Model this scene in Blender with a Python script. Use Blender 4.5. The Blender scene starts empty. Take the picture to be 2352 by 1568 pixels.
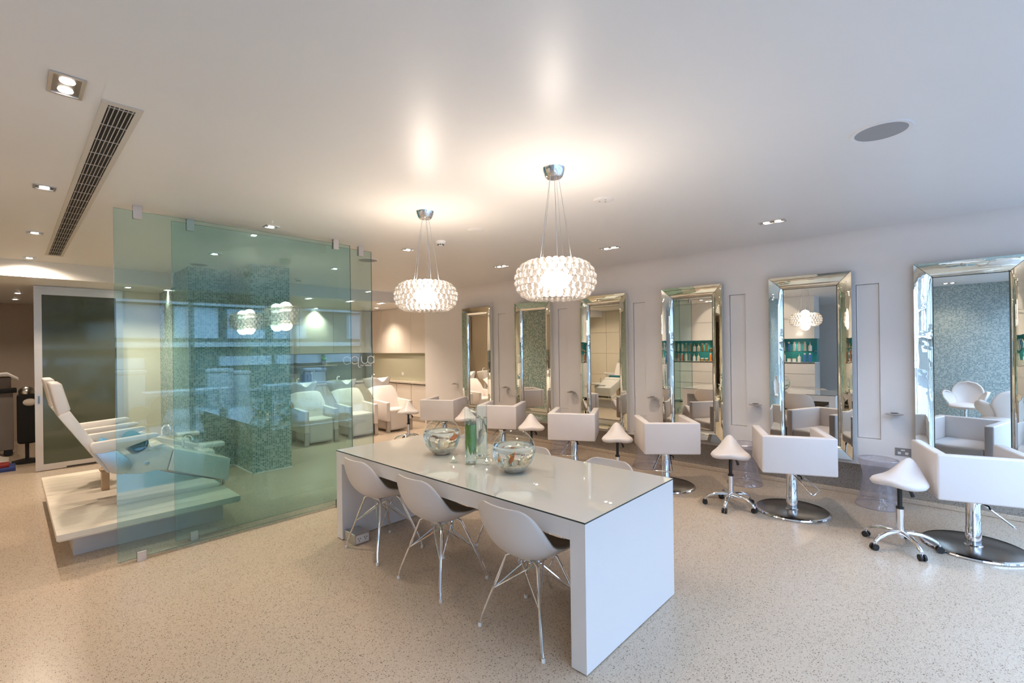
import bpy, bmesh, math, random
from mathutils import Vector, Matrix
R = math.radians
PI = math.pi
random.seed(7)
SC = bpy.context.scene
COL = SC.collection

# ------------------------------------------------------------------ camera
FPX, YAW, ROLL, CY, CAMZ = 1069.2, R(47.23), R(0.745), 796.7, 1.59
cam = bpy.data.cameras.new('camera')
cam.sensor_width = 36.0
cam.lens = FPX * 36.0 / 2352.0
cam.shift_y = (CY - 784.0) / 2352.0
cam.clip_start = 0.05
cam.clip_end = 200
camo = bpy.data.objects.new('camera', cam)
COL.objects.link(camo)
_V = Vector((math.sin(YAW), math.cos(YAW), 0))
_Rt = Vector((math.cos(YAW), -math.sin(YAW), 0))
_Z = Vector((0, 0, 1))
_right = _Rt * math.cos(ROLL) - _Z * math.sin(ROLL)
_up = _Rt * math.sin(ROLL) + _Z * math.cos(ROLL)
camo.matrix_world = Matrix(((_right.x, _up.x, -_V.x, 0), (_right.y, _up.y, -_V.y, 0),
                            (_right.z, _up.z, -_V.z, CAMZ), (0, 0, 0, 1)))
SC.camera = camo

# ------------------------------------------------------------------ world, exposure
SKY_STRENGTH = 6.2
EXPOSURE = 0.70
SPOT_W = 47.0
PENDANT_W = 11.5
world = bpy.data.worlds.new('overcast_sky')
SC.world = world
world.use_nodes = True
wn = world.node_tree
bg = wn.nodes['Background']
bg.inputs['Color'].default_value = (0.47, 0.67, 1.0, 1)
bg.inputs['Strength'].default_value = SKY_STRENGTH
SC.view_settings.view_transform = 'Standard'
SC.view_settings.look = 'None'
SC.view_settings.gamma = 1.0
SC.view_settings.exposure = EXPOSURE
SC.view_settings.use_curve_mapping = False
cy = SC.cycles
cy.use_denoising = True
cy.max_bounces = 9
cy.use_adaptive_sampling = True
cy.adaptive_threshold = 0.06
cy.diffuse_bounces = 4
cy.glossy_bounces = 5
cy.transmission_bounces = 6
cy.transparent_max_bounces = 14
cy.sample_clamp_indirect = 6.0
cy.caustics_reflective = False
cy.blur_glossy = 0.1
cy.use_light_tree = False


# ------------------------------------------------------------------ materials
def new_mat(name):
    m = bpy.data.materials.new(name)
    m.use_nodes = True
    nt = m.node_tree
    return m, nt, nt.nodes['Principled BSDF'], nt.nodes['Material Output']


def mat(name, col, rough=0.5, metal=0.0, var=0.03, scale=6.0, bump=0.0, bscale=60.0, spec=0.5, coat=0.0, trans=0.0, ior=1.45):
    """principled surface with a slight procedural colour variation and optional fine relief"""
    m, nt, p, out = new_mat(name)
    N, L = nt.nodes, nt.links
    p.inputs['Roughness'].default_value = rough
    p.inputs['Metallic'].default_value = metal
    p.inputs['Specular IOR Level'].default_value = spec
    p.inputs['Coat Weight'].default_value = coat
    p.inputs['Coat Roughness'].default_value = 0.03
    p.inputs['Transmission Weight'].default_value = trans
    p.inputs['IOR'].default_value = ior
    geo = N.new('ShaderNodeTexCoord')
    nz = N.new('ShaderNodeTexNoise')
    nz.inputs['Scale'].default_value = scale
    nz.inputs['Detail'].default_value = 3
    L.new(geo.outputs['Object'], nz.inputs['Vector'])
    rp = N.new('ShaderNodeMixRGB')
    lo = tuple(max(0, c * (1 - var)) for c in col[:3]) + (1,)
    hi = tuple(min(1, c * (1 + var)) for c in col[:3]) + (1,)
    rp.inputs['Color1'].default_value = lo
    rp.inputs['Color2'].default_value = hi
    L.new(nz.outputs['Fac'], rp.inputs['Fac'])
    L.new(rp.outputs['Color'], p.inputs['Base Color'])
    if bump:
        n2 = N.new('ShaderNodeTexNoise')
        n2.inputs['Scale'].default_value = bscale
        n2.inputs['Detail'].default_value = 2
        L.new(geo.outputs['Object'], n2.inputs['Vector'])
        b = N.new('ShaderNodeBump')
        b.inputs['Strength'].default_value = bump
        b.inputs['Distance'].default_value = 0.01
        L.new(n2.outputs['Fac'], b.inputs['Height'])
        L.new(b.outputs['Normal'], p.inputs['Normal'])
    return m


def emit_mat(name, col, strength):
    m, nt, p, out = new_mat(name)
    p.inputs['Base Color'].default_value = (*col, 1)
    p.inputs['Emission Color'].default_value = (*col, 1)
    p.inputs['Emission Strength'].default_value = strength
    m.cycles.emission_sampling = 'NONE'      # tiny glowing faces; the lamps themselves light the room
    return m


def clear_mat(name, tint=(1, 1, 1), ior=1.45, rough=0.0, bump=0.0, bscale=20.0, film=0.0, filmcol=(1, 1, 1), gloss=(1, 1, 1)):
    """thin clear sheet: tinted see-through with a fresnel gloss"""
    m, nt, p, out = new_mat(name)
    N, L = nt.nodes, nt.links
    N.remove(p)
    tr = N.new('ShaderNodeBsdfTransparent')
    tr.inputs['Color'].default_value = (*tint, 1)
    gl = N.new('ShaderNodeBsdfGlossy')
    gl.inputs['Roughness'].default_value = rough
    gl.inputs['Color'].default_value = (*gloss, 1)
    # Schlick reflectance, the same on both faces of the sheet
    f0 = ((ior - 1) / (ior + 1)) ** 2
    fr = N.new('ShaderNodeLayerWeight')
    fr.inputs['Blend'].default_value = 0.5
    pw = N.new('ShaderNodeMath'); pw.operation = 'POWER'; pw.inputs[1].default_value = 5.0
    L.new(fr.outputs['Facing'], pw.inputs[0])
    sc_ = N.new('ShaderNodeMath'); sc_.operation = 'MULTIPLY_ADD'
    sc_.inputs[1].default_value = 1 - f0; sc_.inputs[2].default_value = f0
    L.new(pw.outputs[0], sc_.inputs[0])
    mix = N.new('ShaderNodeMixShader')
    L.new(sc_.outputs[0], mix.inputs['Fac'])
    if bump:
        tc = N.new('ShaderNodeTexCoord')
        nz = N.new('ShaderNodeTexNoise')
        nz.inputs['Scale'].default_value = bscale
        L.new(tc.outputs['Object'], nz.inputs['Vector'])
        b = N.new('ShaderNodeBump')
        b.inputs['Strength'].default_value = bump
        b.inputs['Distance'].default_value = 0.02
        L.new(nz.outputs['Fac'], b.inputs['Height'])
        L.new(b.outputs['Normal'], gl.inputs['Normal'])
        L.new(b.outputs['Normal'], fr.inputs['Normal'])
    base = tr.outputs[0]
    if film:
        df = N.new('ShaderNodeBsdfTranslucent')
        df.inputs['Color'].default_value = (*filmcol, 1)
        d2 = N.new('ShaderNodeBsdfDiffuse')
        d2.inputs['Color'].default_value = (*filmcol, 1)
        ad = N.new('ShaderNodeMixShader')
        ad.inputs['Fac'].default_value = 0.5
        L.new(df.outputs[0], ad.inputs[1]); L.new(d2.outputs[0], ad.inputs[2])
        mf = N.new('ShaderNodeMixShader')
        mf.inputs['Fac'].default_value = film
        L.new(tr.outputs[0], mf.inputs[1]); L.new(ad.outputs[0], mf.inputs[2])
        base = mf.outputs[0]
    L.new(base, mix.inputs[1])
    L.new(gl.outputs[0], mix.inputs[2])
    L.new(mix.outputs[0], out.inputs['Surface'])
    return m


def terrazzo(name, base, dark, warm, rough=0.26, scale=125.0):
    m, nt, p, out = new_mat(name)
    N, L = nt.nodes, nt.links
    geo = N.new('ShaderNodeNewGeometry')
    def vor(sc, off):
        mp = N.new('ShaderNodeMapping')
        mp.inputs['Location'].default_value = off
        L.new(geo.outputs['Position'], mp.inputs['Vector'])
        v = N.new('ShaderNodeTexVoronoi')
        v.inputs['Scale'].default_value = sc
        v.inputs['Randomness'].default_value = 1.0
        L.new(mp.outputs[0], v.inputs['Vector'])
        return v
    def chips(v, lo, thr, soft):
        # keep the cells whose random value passes lo, shrunk to thr of their radius
        sep = N.new('ShaderNodeSeparateColor')
        L.new(v.outputs['Color'], sep.inputs[0])
        a = N.new('ShaderNodeMath'); a.operation = 'GREATER_THAN'; a.inputs[1].default_value = lo
        L.new(sep.outputs[0], a.inputs[0])
        b = N.new('ShaderNodeMapRange')
        b.inputs['From Min'].default_value = thr; b.inputs['From Max'].default_value = thr - soft
        L.new(v.outputs['Distance'], b.inputs['Value'])
        c = N.new('ShaderNodeMath'); c.operation = 'MULTIPLY'
        L.new(a.outputs[0], c.inputs[0]); L.new(b.outputs[0], c.inputs[1])
        return c, sep
    nz = N.new('ShaderNodeTexNoise'); nz.inputs['Scale'].default_value = 1.3; nz.inputs['Detail'].default_value = 4
    L.new(geo.outputs['Position'], nz.inputs['Vector'])
    mx = N.new('ShaderNodeMixRGB')
    mx.inputs['Color1'].default_value = (*[c * 0.93 for c in base], 1)
    mx.inputs['Color2'].default_value = (*[min(1, c * 1.07) for c in base], 1)
    L.new(nz.outputs['Fac'], mx.inputs['Fac'])
    cur = mx.outputs[0]
    for sc, off, lo, thr, col in ((scale * 1.5, (3, 1, 2), 0.45, 0.42, tuple(min(1, c * 1.22) for c in base)),
                                  (scale * 1.3, (7, 4, 5), 0.62, 0.42, warm),
                                  (scale, (1, 9, 2), 0.80, 0.40, dark),
                                  (scale * 0.55, (5, 2, 8), 0.93, 0.30, dark)):
        v = vor(sc, off)
        c, sep = chips(v, lo, thr, 0.12)
        q = N.new('ShaderNodeMixRGB')
        q.inputs['Color2'].default_value = (*col, 1)
        L.new(c.outputs[0], q.inputs['Fac']); L.new(cur, q.inputs['Color1'])
        cur = q.outputs[0]
    L.new(cur, p.inputs['Base Color'])
    p.inputs['Roughness'].default_value = rough
    p.inputs['Specular IOR Level'].default_value = 0.45
    return m


def mosaic(name, cols, grout, tw=0.027, th=0.021, rough=0.25):
    """small glass tiles: every tile has its own colour, pale grout between"""
    m, nt, p, out = new_mat(name)
    N, L = nt.nodes, nt.links
    geo = N.new('ShaderNodeNewGeometry')
    sep = N.new('ShaderNodeSeparateXYZ'); L.new(geo.outputs['Position'], sep.inputs[0])
    def M(op, a, b=None):
        n = N.new('ShaderNodeMath'); n.operation = op
        for i, v in enumerate((a, b)):
            if v is None: continue
            if isinstance(v, (int, float)): n.inputs[i].default_value = v
            else: L.new(v, n.inputs[i])
        return n.outputs[0]
    u = M('DIVIDE', M('ADD', sep.outputs[0], sep.outputs[1]), tw)
    v = M('DIVIDE', sep.outputs[2], th)
    cu, cv = M('FLOOR', u), M('FLOOR', v)
    cmb = N.new('ShaderNodeCombineXYZ'); L.new(cu, cmb.inputs[0]); L.new(cv, cmb.inputs[1])
    wnz = N.new('ShaderNodeTexWhiteNoise'); wnz.noise_dimensions = '2D'
    L.new(cmb.outputs[0], wnz.inputs['Vector'])
    cr = N.new('ShaderNodeValToRGB')
    cr.color_ramp.interpolation = 'CONSTANT'
    els = cr.color_ramp.elements
    while len(els) < len(cols): els.new(0.5)
    for i, c in enumerate(cols):
        els[i].position = i / len(cols); els[i].color = (*c, 1)
    L.new(wnz.outputs['Value'], cr.inputs[0])
    fu, fv = M('FRACT', u), M('FRACT', v)
    du = M('MINIMUM', fu, M('SUBTRACT', 1.0, fu)); dv = M('MINIMUM', fv, M('SUBTRACT', 1.0, fv))
    g = M('GREATER_THAN', M('MINIMUM', du, dv), 0.075)
    mx = N.new('ShaderNodeMixRGB'); mx.inputs['Color1'].default_value = (*grout, 1)
    L.new(g, mx.inputs['Fac']); L.new(cr.outputs[0], mx.inputs['Color2'])
    L.new(mx.outputs[0], p.inputs['Base Color'])
    p.inputs['Roughness'].default_value = rough
    b = N.new('ShaderNodeBump'); b.inputs['Strength'].default_value = 0.3; b.inputs['Distance'].default_value = 0.003
    L.new(g, b.inputs['Height']); L.new(b.outputs[0], p.inputs['Normal'])
    return m


def wood(name, a, b):
    m, nt, p, out = new_mat(name)
    N, L = nt.nodes, nt.links
    tc = N.new('ShaderNodeTexCoord')
    mp = N.new('ShaderNodeMapping'); mp.inputs['Scale'].default_value = (1.2, 26, 26)
    L.new(tc.outputs['Object'], mp.inputs[0])
    nz = N.new('ShaderNodeTexNoise'); nz.inputs['Scale'].default_value = 2.0; nz.inputs['Detail'].default_value = 5
    L.new(mp.outputs[0], nz.inputs['Vector'])
    mx = N.new('ShaderNodeMixRGB')
    mx.inputs['Color1'].default_value = (*a, 1); mx.inputs['Color2'].default_value = (*b, 1)
    L.new(nz.outputs['Fac'], mx.inputs['Fac']); L.new(mx.outputs[0], p.inputs['Base Color'])
    p.inputs['Roughness'].default_value = 0.45
    return m


MT = {}
MT['ceiling'] = mat('ceiling_paint', (0.82, 0.79, 0.755), 0.36, var=0.01, spec=0.2)
MT['wall'] = mat('wall_paint', (0.80, 0.755, 0.72), 0.42, var=0.012)
MT['cream'] = mat('cream_wall_panel', (0.78, 0.70, 0.57), 0.22, var=0.015)
MT['beige'] = mat('back_room_wall', (0.62, 0.53, 0.43), 0.6, var=0.02)
MT['floor'] = terrazzo('terrazzo_floor', (0.525, 0.425, 0.325), (0.13, 0.092, 0.064), (0.34, 0.245, 0.165))
MT['upstand'] = terrazzo('terrazzo_upstand', (0.33, 0.285, 0.24), (0.10, 0.08, 0.065), (0.22, 0.17, 0.13), 0.35)
MT['mosaic'] = mosaic('teal_mosaic', [(0.075, 0.20, 0.19), (0.40, 0.49, 0.45), (0.15, 0.29, 0.27), (0.44, 0.52, 0.48), (0.09, 0.225, 0.21),
                                      (0.35, 0.45, 0.41), (0.19, 0.33, 0.30)], (0.60, 0.62, 0.58))
MT['mosaic_grey'] = mosaic('grey_green_mosaic', [(0.23, 0.32, 0.32), (0.36, 0.44, 0.43), (0.19, 0.28, 0.29), (0.41, 0.48, 0.47), (0.28, 0.37, 0.37)], (0.48, 0.52, 0.50), 0.022, 0.022)
MT['white_lacquer'] = mat('white_lacquer', (0.80, 0.775, 0.76), 0.32, var=0.01)
MT['gloss_white'] = mat('gloss_white_lacquer', (0.80, 0.77, 0.73), 0.08, var=0.01, coat=0.4)
MT['leather'] = mat('white_leather', (0.77, 0.715, 0.69), 0.38, var=0.015, bump=0.05, bscale=220)
MT['leather_warm'] = mat('warm_white_leather', (0.80, 0.735, 0.69), 0.36, var=0.015, bump=0.05, bscale=220)
MT['shell_white'] = mat('matt_white_plastic', (0.76, 0.70, 0.66), 0.42, var=0.01, bump=0.03, bscale=500)
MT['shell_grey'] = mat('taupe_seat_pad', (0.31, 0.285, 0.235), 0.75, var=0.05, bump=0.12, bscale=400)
MT['chrome'] = mat('chrome', (0.86, 0.87, 0.90), 0.07, 1.0, var=0.01)
MT['tray_chrome'] = mat('tray_chrome', (0.62, 0.60, 0.60), 0.10, 1.0, var=0.01)
MT['steel'] = mat('brushed_steel', (0.60, 0.58, 0.56), 0.28, 1.0, var=0.03)
MT['dark_steel'] = mat('dark_brushed_steel', (0.27, 0.255, 0.24), 0.24, 1.0, var=0.04)
MT['alu'] = mat('satin_aluminium', (0.62, 0.57, 0.53), 0.38, 0.6, var=0.02)
MT['black'] = mat('black_plastic', (0.018, 0.017, 0.017), 0.45, var=0.1)
MT['black_fabric'] = mat('black_fabric', (0.012, 0.011, 0.011), 0.9, var=0.1)
MT['mirror'] = mat('mirror_glass', (0.86, 0.86, 0.82), 0.0, 1.0, var=0.003)
MT['mirror_frame'] = mat('curved_mirror_frame', (0.83, 0.84, 0.77), 0.015, 1.0, var=0.02, bump=0.10, bscale=7.0)
MT['mirror_seam'] = mat('mirror_seam', (0.10, 0.09, 0.07), 0.3, var=0.05)
MT['tabletop_glass'] = mat('back_painted_glass', (0.80, 0.80, 0.74), 0.01, var=0.005, spec=0.7, coat=1.0)
MT['tabletop_glass'].node_tree.nodes['Principled BSDF'].inputs['Coat IOR'].default_value = 1.9
MT['tabletop_glass'].node_tree.nodes['Principled BSDF'].inputs['Coat Roughness'].default_value = 0.0
MT['glass_edge_dark'] = mat('dark_glass_edge', (0.035, 0.055, 0.045), 0.2)
MT['pane'] = clear_mat('green_partition_glass', (0.79, 0.905, 0.90), 1.55)
MT['pane_edge'] = mat('green_glass_edge', (0.10, 0.20, 0.17), 0.15, spec=0.6)
MT['window_glass'] = clear_mat('window_glass', (0.97, 0.985, 0.985), 1.45)
MT['clear'] = clear_mat('clear_glass', (0.955, 0.98, 0.97), 1.55)
MT['acrylic'] = clear_mat('crumpled_clear_acrylic', (0.84, 0.82, 0.84), 1.7, 0.06, bump=0.8, bscale=16.0, film=0.22, filmcol=(0.86, 0.83, 0.90))
def bead_mat():
    m, nt, p, out = new_mat('clear_bead')
    N, L = nt.nodes, nt.links
    N.remove(p)
    gl = N.new('ShaderNodeBsdfGlass'); gl.inputs['IOR'].default_value = 1.45; gl.inputs['Color'].default_value = (1, 0.985, 0.97, 1)
    tr = N.new('ShaderNodeBsdfTransparent'); tr.inputs['Color'].default_value = (0.92, 0.90, 0.88, 1)
    tl = N.new('ShaderNodeBsdfTranslucent'); tl.inputs['Color'].default_value = (1.0, 0.95, 0.90, 1)
    m1 = N.new('ShaderNodeMixShader'); m1.inputs['Fac'].default_value = 0.55
    L.new(tr.outputs[0], m1.inputs[1]); L.new(gl.outputs[0], m1.inputs[2])
    m2 = N.new('ShaderNodeMixShader'); m2.inputs['Fac'].default_value = 0.035
    L.new(m1.outputs[0], m2.inputs[1]); L.new(tl.outputs[0], m2.inputs[2])
    L.new(m2.outputs[0], out.inputs['Surface'])
    return m
MT['bead'] = bead_mat()
MT['water'] = mat('water', (0.94, 1.0, 0.975), 0.0, trans=1.0, ior=1.33, var=0.0)
MT['door_glass'] = mat('dark_green_back_glass', (0.075, 0.085, 0.06), 0.05, var=0.02, spec=0.6)
MT['splash'] = mat('olive_glass_splashback', (0.48, 0.46, 0.345), 0.06, var=0.02, spec=0.6)
MT['cabinet'] = mat('cream_cabinet', (0.74, 0.665, 0.58), 0.30, var=0.01)
MT['counter'] = mat('pale_stone_counter', (0.66, 0.58, 0.49), 0.22, var=0.03)
MT['dark_slot'] = mat('dark_gap', (0.03, 0.026, 0.022), 0.8)
MT['grille'] = mat('grille_metal', (0.55, 0.50, 0.45), 0.45, 0.2)
MT['grille_frame'] = mat('grille_frame_paint', (0.60, 0.55, 0.48), 0.5)
MT['speaker'] = mat('grey_speaker_mesh', (0.34, 0.33, 0.32), 0.7, bump=0.2, bscale=600)
MT['white_plastic'] = mat('white_plastic', (0.80, 0.77, 0.74), 0.4)
MT['lamp'] = emit_mat('lamp_glow', (1.0, 0.90, 0.80), 26.0)
MT['pendant_core'] = emit_mat('pendant_core_glow', (1.0, 0.88, 0.78), 3.6)
MT['flame'] = emit_mat('candle_flame', (1.0, 0.62, 0.28), 22.0)
MT['wax'] = mat('tealight_wax', (0.85, 0.80, 0.72), 0.4)
MT['leaf'] = mat('green_leaf', (0.14, 0.36, 0.02), 0.35, var=0.25, scale=14)
MT['stem'] = mat('plant_stem', (0.16, 0.24, 0.05), 0.5)
MT['fish'] = mat('goldfish_orange', (0.85, 0.20, 0.03), 0.3, var=0.25, scale=60)
MT['fish_fin'] = mat('goldfish_fin', (0.90, 0.30, 0.05), 0.4)
MT['gravel'] = mat('grey_gravel', (0.62, 0.56, 0.49), 0.8, var=0.5, scale=110, bump=0.8, bscale=130)
MT['deck'] = wood('whitewashed_timber', (0.72, 0.63, 0.51), (0.84, 0.77, 0.66))
MT['deck_base'] = mat('pale_plinth', (0.62, 0.60, 0.60), 0.3)
MT['timber'] = wood('raw_timber', (0.46, 0.32, 0.19), (0.58, 0.42, 0.27))
MT['teal'] = mat('teal_towel', (0.03, 0.165, 0.20), 0.9, var=0.12, bump=0.3, bscale=300)
MT['blue_towel'] = mat('blue_towel', (0.14, 0.38, 0.62), 0.9, var=0.12, bump=0.3, bscale=300)
MT['etched'] = mat('etched_white', (0.72, 0.74, 0.70), 0.6)
MT['socket'] = mat('grey_socket_plate', (0.30, 0.28, 0.28), 0.35, 0.5)
MT['facade'] = mat('dark_facade', (0.14, 0.135, 0.12), 0.8, var=0.2, scale=0.7)
MT['facade_light'] = mat('pale_facade_band', (0.45, 0.46, 0.46), 0.7, var=0.05)
MT['blind'] = mat('window_blind', (0.46, 0.50, 0.54), 0.35, var=0.08, scale=1.2)
MT['asphalt'] = mat('asphalt', (0.09, 0.09, 0.09), 0.7, var=0.2, scale=3)
MT['paving'] = mat('paving', (0.27, 0.28, 0.29), 0.7, var=0.1, scale=2)
MT['turquoise'] = mat('turquoise_glass_back', (0.035, 0.26, 0.28), 0.12, var=0.25, scale=4)
MT['sheet'] = mat('white_cloth', (0.66, 0.60, 0.53), 0.85)
MT['red'] = mat('red_plastic', (0.30, 0.02, 0.02), 0.5)
MT['blue'] = mat('blue_plastic', (0.03, 0.05, 0.20), 0.5)
MT['cart'] = mat('grey_cart_plastic', (0.30, 0.26, 0.24), 0.5)
MT['card_pattern'] = mat('patterned_card', (0.42, 0.40, 0.36), 0.6, var=0.6, scale=55)
MT['bottle_dark'] = mat('dark_plum_bottle', (0.03, 0.015, 0.02), 0.25)


# ------------------------------------------------------------------ mesh helpers
class MB:
    def __init__(self):
        self.bm = bmesh.new()

    def box(self, x0, x1, y0, y1, z0, z1, bevel=0.0, seg=2):
        b2 = bmesh.new()
        bmesh.ops.create_cube(b2, size=1.0)
        for v in b2.verts:
            v.co = Vector(((x0 + x1) / 2 + v.co.x * (x1 - x0), (y0 + y1) / 2 + v.co.y * (y1 - y0), (z0 + z1) / 2 + v.co.z * (z1 - z0)))
        if bevel:
            bmesh.ops.bevel(b2, geom=list(b2.edges), offset=bevel, segments=seg, profile=0.5, affect='EDGES')
        self._join(b2)
        return self

    def _join(self, b2, M=None):
        me = bpy.data.meshes.new('tmp')
        if M is not None:
            b2.transform(M)
        b2.to_mesh(me)
        b2.free()
        self.bm.from_mesh(me)
        bpy.data.meshes.remove(me)

    def prism(self, pts, axis, a0, a1, bevel=0.0, seg=2):
        """closed outline pts (2D) extruded along axis 'x','y' or 'z' from a0 to a1"""
        b2 = bmesh.new()
        def mk(p, a):
            if axis == 'y': return Vector((p[0], a, p[1]))
            if axis == 'x': return Vector((a, p[0], p[1]))
            return Vector((p[0], p[1], a))
        v0 = [b2.verts.new(mk(p, a0)) for p in pts]
        v1 = [b2.verts.new(mk(p, a1)) for p in pts]
        n = len(pts)
        b2.faces.new(v0); b2.faces.new(v1)
        for i in range(n):
            b2.faces.new((v0[i], v0[(i + 1) % n], v1[(i + 1) % n], v1[i]))
        bmesh.ops.recalc_face_normals(b2, faces=list(b2.faces))
        if bevel:
            es = [e for e in b2.edges if e.calc_face_angle(0) > 0.6]
            bmesh.ops.bevel(b2, geom=es, offset=bevel, segments=seg, profile=0.5, affect='EDGES')
        self._join(b2)
        return self

    def tube(self, pts, r, n=8, caps=True, closed=False):
        pts = [Vector(p) for p in pts]
        rs = r if isinstance(r, (list, tuple)) else [r] * len(pts)
        rings = []
        up = None
        m = len(pts)
        for i, p in enumerate(pts):
            if closed:
                d = (pts[(i + 1) % m] - pts[i - 1]).normalized()
            else:
                d = (pts[min(i + 1, m - 1)] - pts[max(i - 1, 0)]).normalized()
            if up is None:
                up = Vector((0, 0, 1)) if abs(d.z) < 0.9 else Vector((1, 0, 0))
            a = d.cross(up).normalized()
            b = a.cross(d).normalized()
            up = b
            rings.append([self.bm.verts.new(p + (a * math.cos(2 * PI * k / n) + b * math.sin(2 * PI * k / n)) * rs[i]) for k in range(n)])
        cnt = m if closed else m - 1
        for i in range(cnt):
            A, B = rings[i], rings[(i + 1) % m]
            for k in range(n):
                self.bm.faces.new((A[k], A[(k + 1) % n], B[(k + 1) % n], B[k]))
        if caps and not closed:
            self.bm.faces.new(list(reversed(rings[0]))); self.bm.faces.new(rings[-1])
        return self

    def lathe(self, prof, n=24, c=(0, 0, 0), close=False):
        """prof: list of (r, z); r == 0 makes a pole"""
        c = Vector(c)
        rings = []
        for r, z in prof:
            if r < 1e-6:
                rings.append([self.bm.verts.new(c + Vector((0, 0, z)))])
            else:
                rings.append([self.bm.verts.new(c + Vector((r * math.cos(2 * PI * k / n), r * math.sin(2 * PI * k / n), z))) for k in range(n)])
        idx = list(range(len(rings)))
        pairs = list(zip(idx[:-1], idx[1:]))
        if close: pairs.append((idx[-1], 0))
        for i, j in pairs:
            A, B = rings[i], rings[j]
            if len(A) == 1 and len(B) == 1: continue
            for k in range(n):
                k2 = (k + 1) % n
                if len(A) == 1: self.bm.faces.new((A[0], B[k2], B[k]))
                elif len(B) == 1: self.bm.faces.new((A[k], A[k2], B[0]))
                else: self.bm.faces.new((A[k], A[k2], B[k2], B[k]))
        return self

    def grid(self, fn, nu, nv, closed_u=False):
        vs = [[self.bm.verts.new(Vector(fn(i / nu, j / nv))) for j in range(nv + 1)] for i in range(nu + (0 if closed_u else 1))]
        m = len(vs)
        for i in range(nu):
            for j in range(nv):
                a, b = vs[i], vs[(i + 1) % m]
                self.bm.faces.new((a[j], b[j], b[j + 1], a[j + 1]))
        return self

    def quad(self, *p):
        self.bm.faces.new([self.bm.verts.new(Vector(q)) for q in p])
        return self

    def sphere(self, c, r, nu=16, nv=10, sc=(1, 1, 1)):
        prof = []
        for j in range(nv + 1):
            t = -PI / 2 + PI * j / nv
            prof.append((max(0, r * math.cos(t)) if 0 < j < nv else 0, r * math.sin(t)))
        b2 = MB()
        b2.lathe(prof, nu)
        for v in b2.bm.verts:
            v.co = Vector((c[0] + v.co.x * sc[0], c[1] + v.co.y * sc[1], c[2] + v.co.z * sc[2]))
        self._join(b2.bm)
        return self

    def xf(self, M):
        self.bm.transform(M)
        return self

    def mesh(self, name, material, smooth=True, angle=35, weld=True):
        if weld:
            bmesh.ops.remove_doubles(self.bm, verts=list(self.bm.verts), dist=1e-5)
        bmesh.ops.recalc_face_normals(self.bm, faces=list(self.bm.faces))
        me = bpy.data.meshes.new(name)
        self.bm.to_mesh(me)
        self.bm.free()
        ms = material if isinstance(material, (list, tuple)) else [material]
        for m in ms:
            me.materials.append(MT[m] if isinstance(m, str) else m)
        if smooth:
            me.polygons.foreach_set('use_smooth', [True] * len(me.polygons))
            me.set_sharp_from_angle(angle=R(angle))
        return me

    def build(self, name, material, parent=None, smooth=True, angle=35, **kw):
        return put(name, self.mesh(name, material, smooth, angle), parent, **kw)


def put(name, me, parent=None, loc=None, rotz=None):
    o = bpy.data.objects.new(name, me)
    COL.objects.link(o)
    if parent is not None:
        o.parent = parent
    if loc is not None:
        o.location = loc
    if rotz is not None:
        o.rotation_euler = (0, 0, rotz)
    return o


def tag(o, label=None, cat=None, group=None, kind=None):
    if label: o['label'] = label
    if cat: o['category'] = cat
    if group: o['group'] = group
    if kind: o['kind'] = kind
    return o


def thing(name, label, cat, loc=(0, 0, 0), rotz=0.0, group=None):
    o = bpy.data.objects.new(name, None)
    o.empty_display_size = 0.1
    COL.objects.link(o)
    o.location = loc
    o.rotation_euler = (0, 0, rotz)
    return tag(o, label, cat, group)


def copy_tree(src, parent=None):
    c = src.copy()
    COL.objects.link(c)
    if parent is not None:
        c.parent = parent
    for ch in src.children:
        copy_tree(ch, c)
    return c


def place(proto, i, loc, rotz, label, group=None):
    """the first spot moves the thing itself, the others take a copy"""
    o = proto if i == 0 else copy_tree(proto)
    o.location = loc
    o.rotation_euler = (0, 0, rotz)
    o['label'] = label
    if group: o['group'] = group
    return o


def struct(name, mb, material, parent=None, smooth=False, **kw):
    o = mb.build(name, material, parent, smooth=smooth, **kw)
    if parent is None: o['kind'] = 'structure'
    return o


# ------------------------------------------------------------------ the room
XW = 5.95          # mirror wall
YB = 8.0           # front of the dropped ceiling
CH = 2.7           # ceiling
CL = 2.50          # dropped ceiling
YF = -1.2          # shopfront
COVE = 0.30

struct('floor', MB().box(-4.4, 7.2, YF, 13.0, -0.15, 0.0), 'floor')
# ceiling slab (stops where the cove of the mirror wall begins)
struct('ceiling', MB().box(-4.4, XW - COVE, YF, YB, CH, CH + 0.12), 'ceiling')
# dropped ceiling at the back with its bulkhead face
struct('trim_1', MB().box(-4.4, 7.2, YB, 13.0, CL, CH + 0.12), 'ceiling')

# mirror wall with cove and shallow vertical recesses
SLOTS = [(5.842, 5.645), (4.50, 4.318), (3.183, 3.0), (1.897, 1.717), (0.654, 0.464)]
ZB, ZS0, ZS1 = 0.335, 0.61, 2.185
wb = MB()
ys = [YB + 0.0]
for a, b in SLOTS: ys += [a, b]
ys.append(YF)
D = 0.018
for i in range(len(ys) - 1):
    y0, y1 = ys[i], ys[i + 1]
    ztop = CH - COVE
    if i % 2 == 1:
        for z0, z1 in ((ZB, ZS0), (ZS1, ztop)):
            wb.quad((XW, y0, z0), (XW, y1, z0), (XW, y1, z1), (XW, y0, z1))
        wb.quad((XW, y0, ZS0), (XW, y1, ZS0), (XW + D, y1, ZS0), (XW + D, y0, ZS0))
        wb.quad((XW, y0, ZS1), (XW, y1, ZS1), (XW + D, y1, ZS1), (XW + D, y0, ZS1))
        for y in (y0, y1):
            wb.quad((XW, y, ZS0), (XW, y, ZS1), (XW + D, y, ZS1), (XW + D, y, ZS0))
    else:
        wb.quad((XW, y0, ZB), (XW, y1, ZB), (XW, y1, ztop), (XW, y0, ztop))
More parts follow.
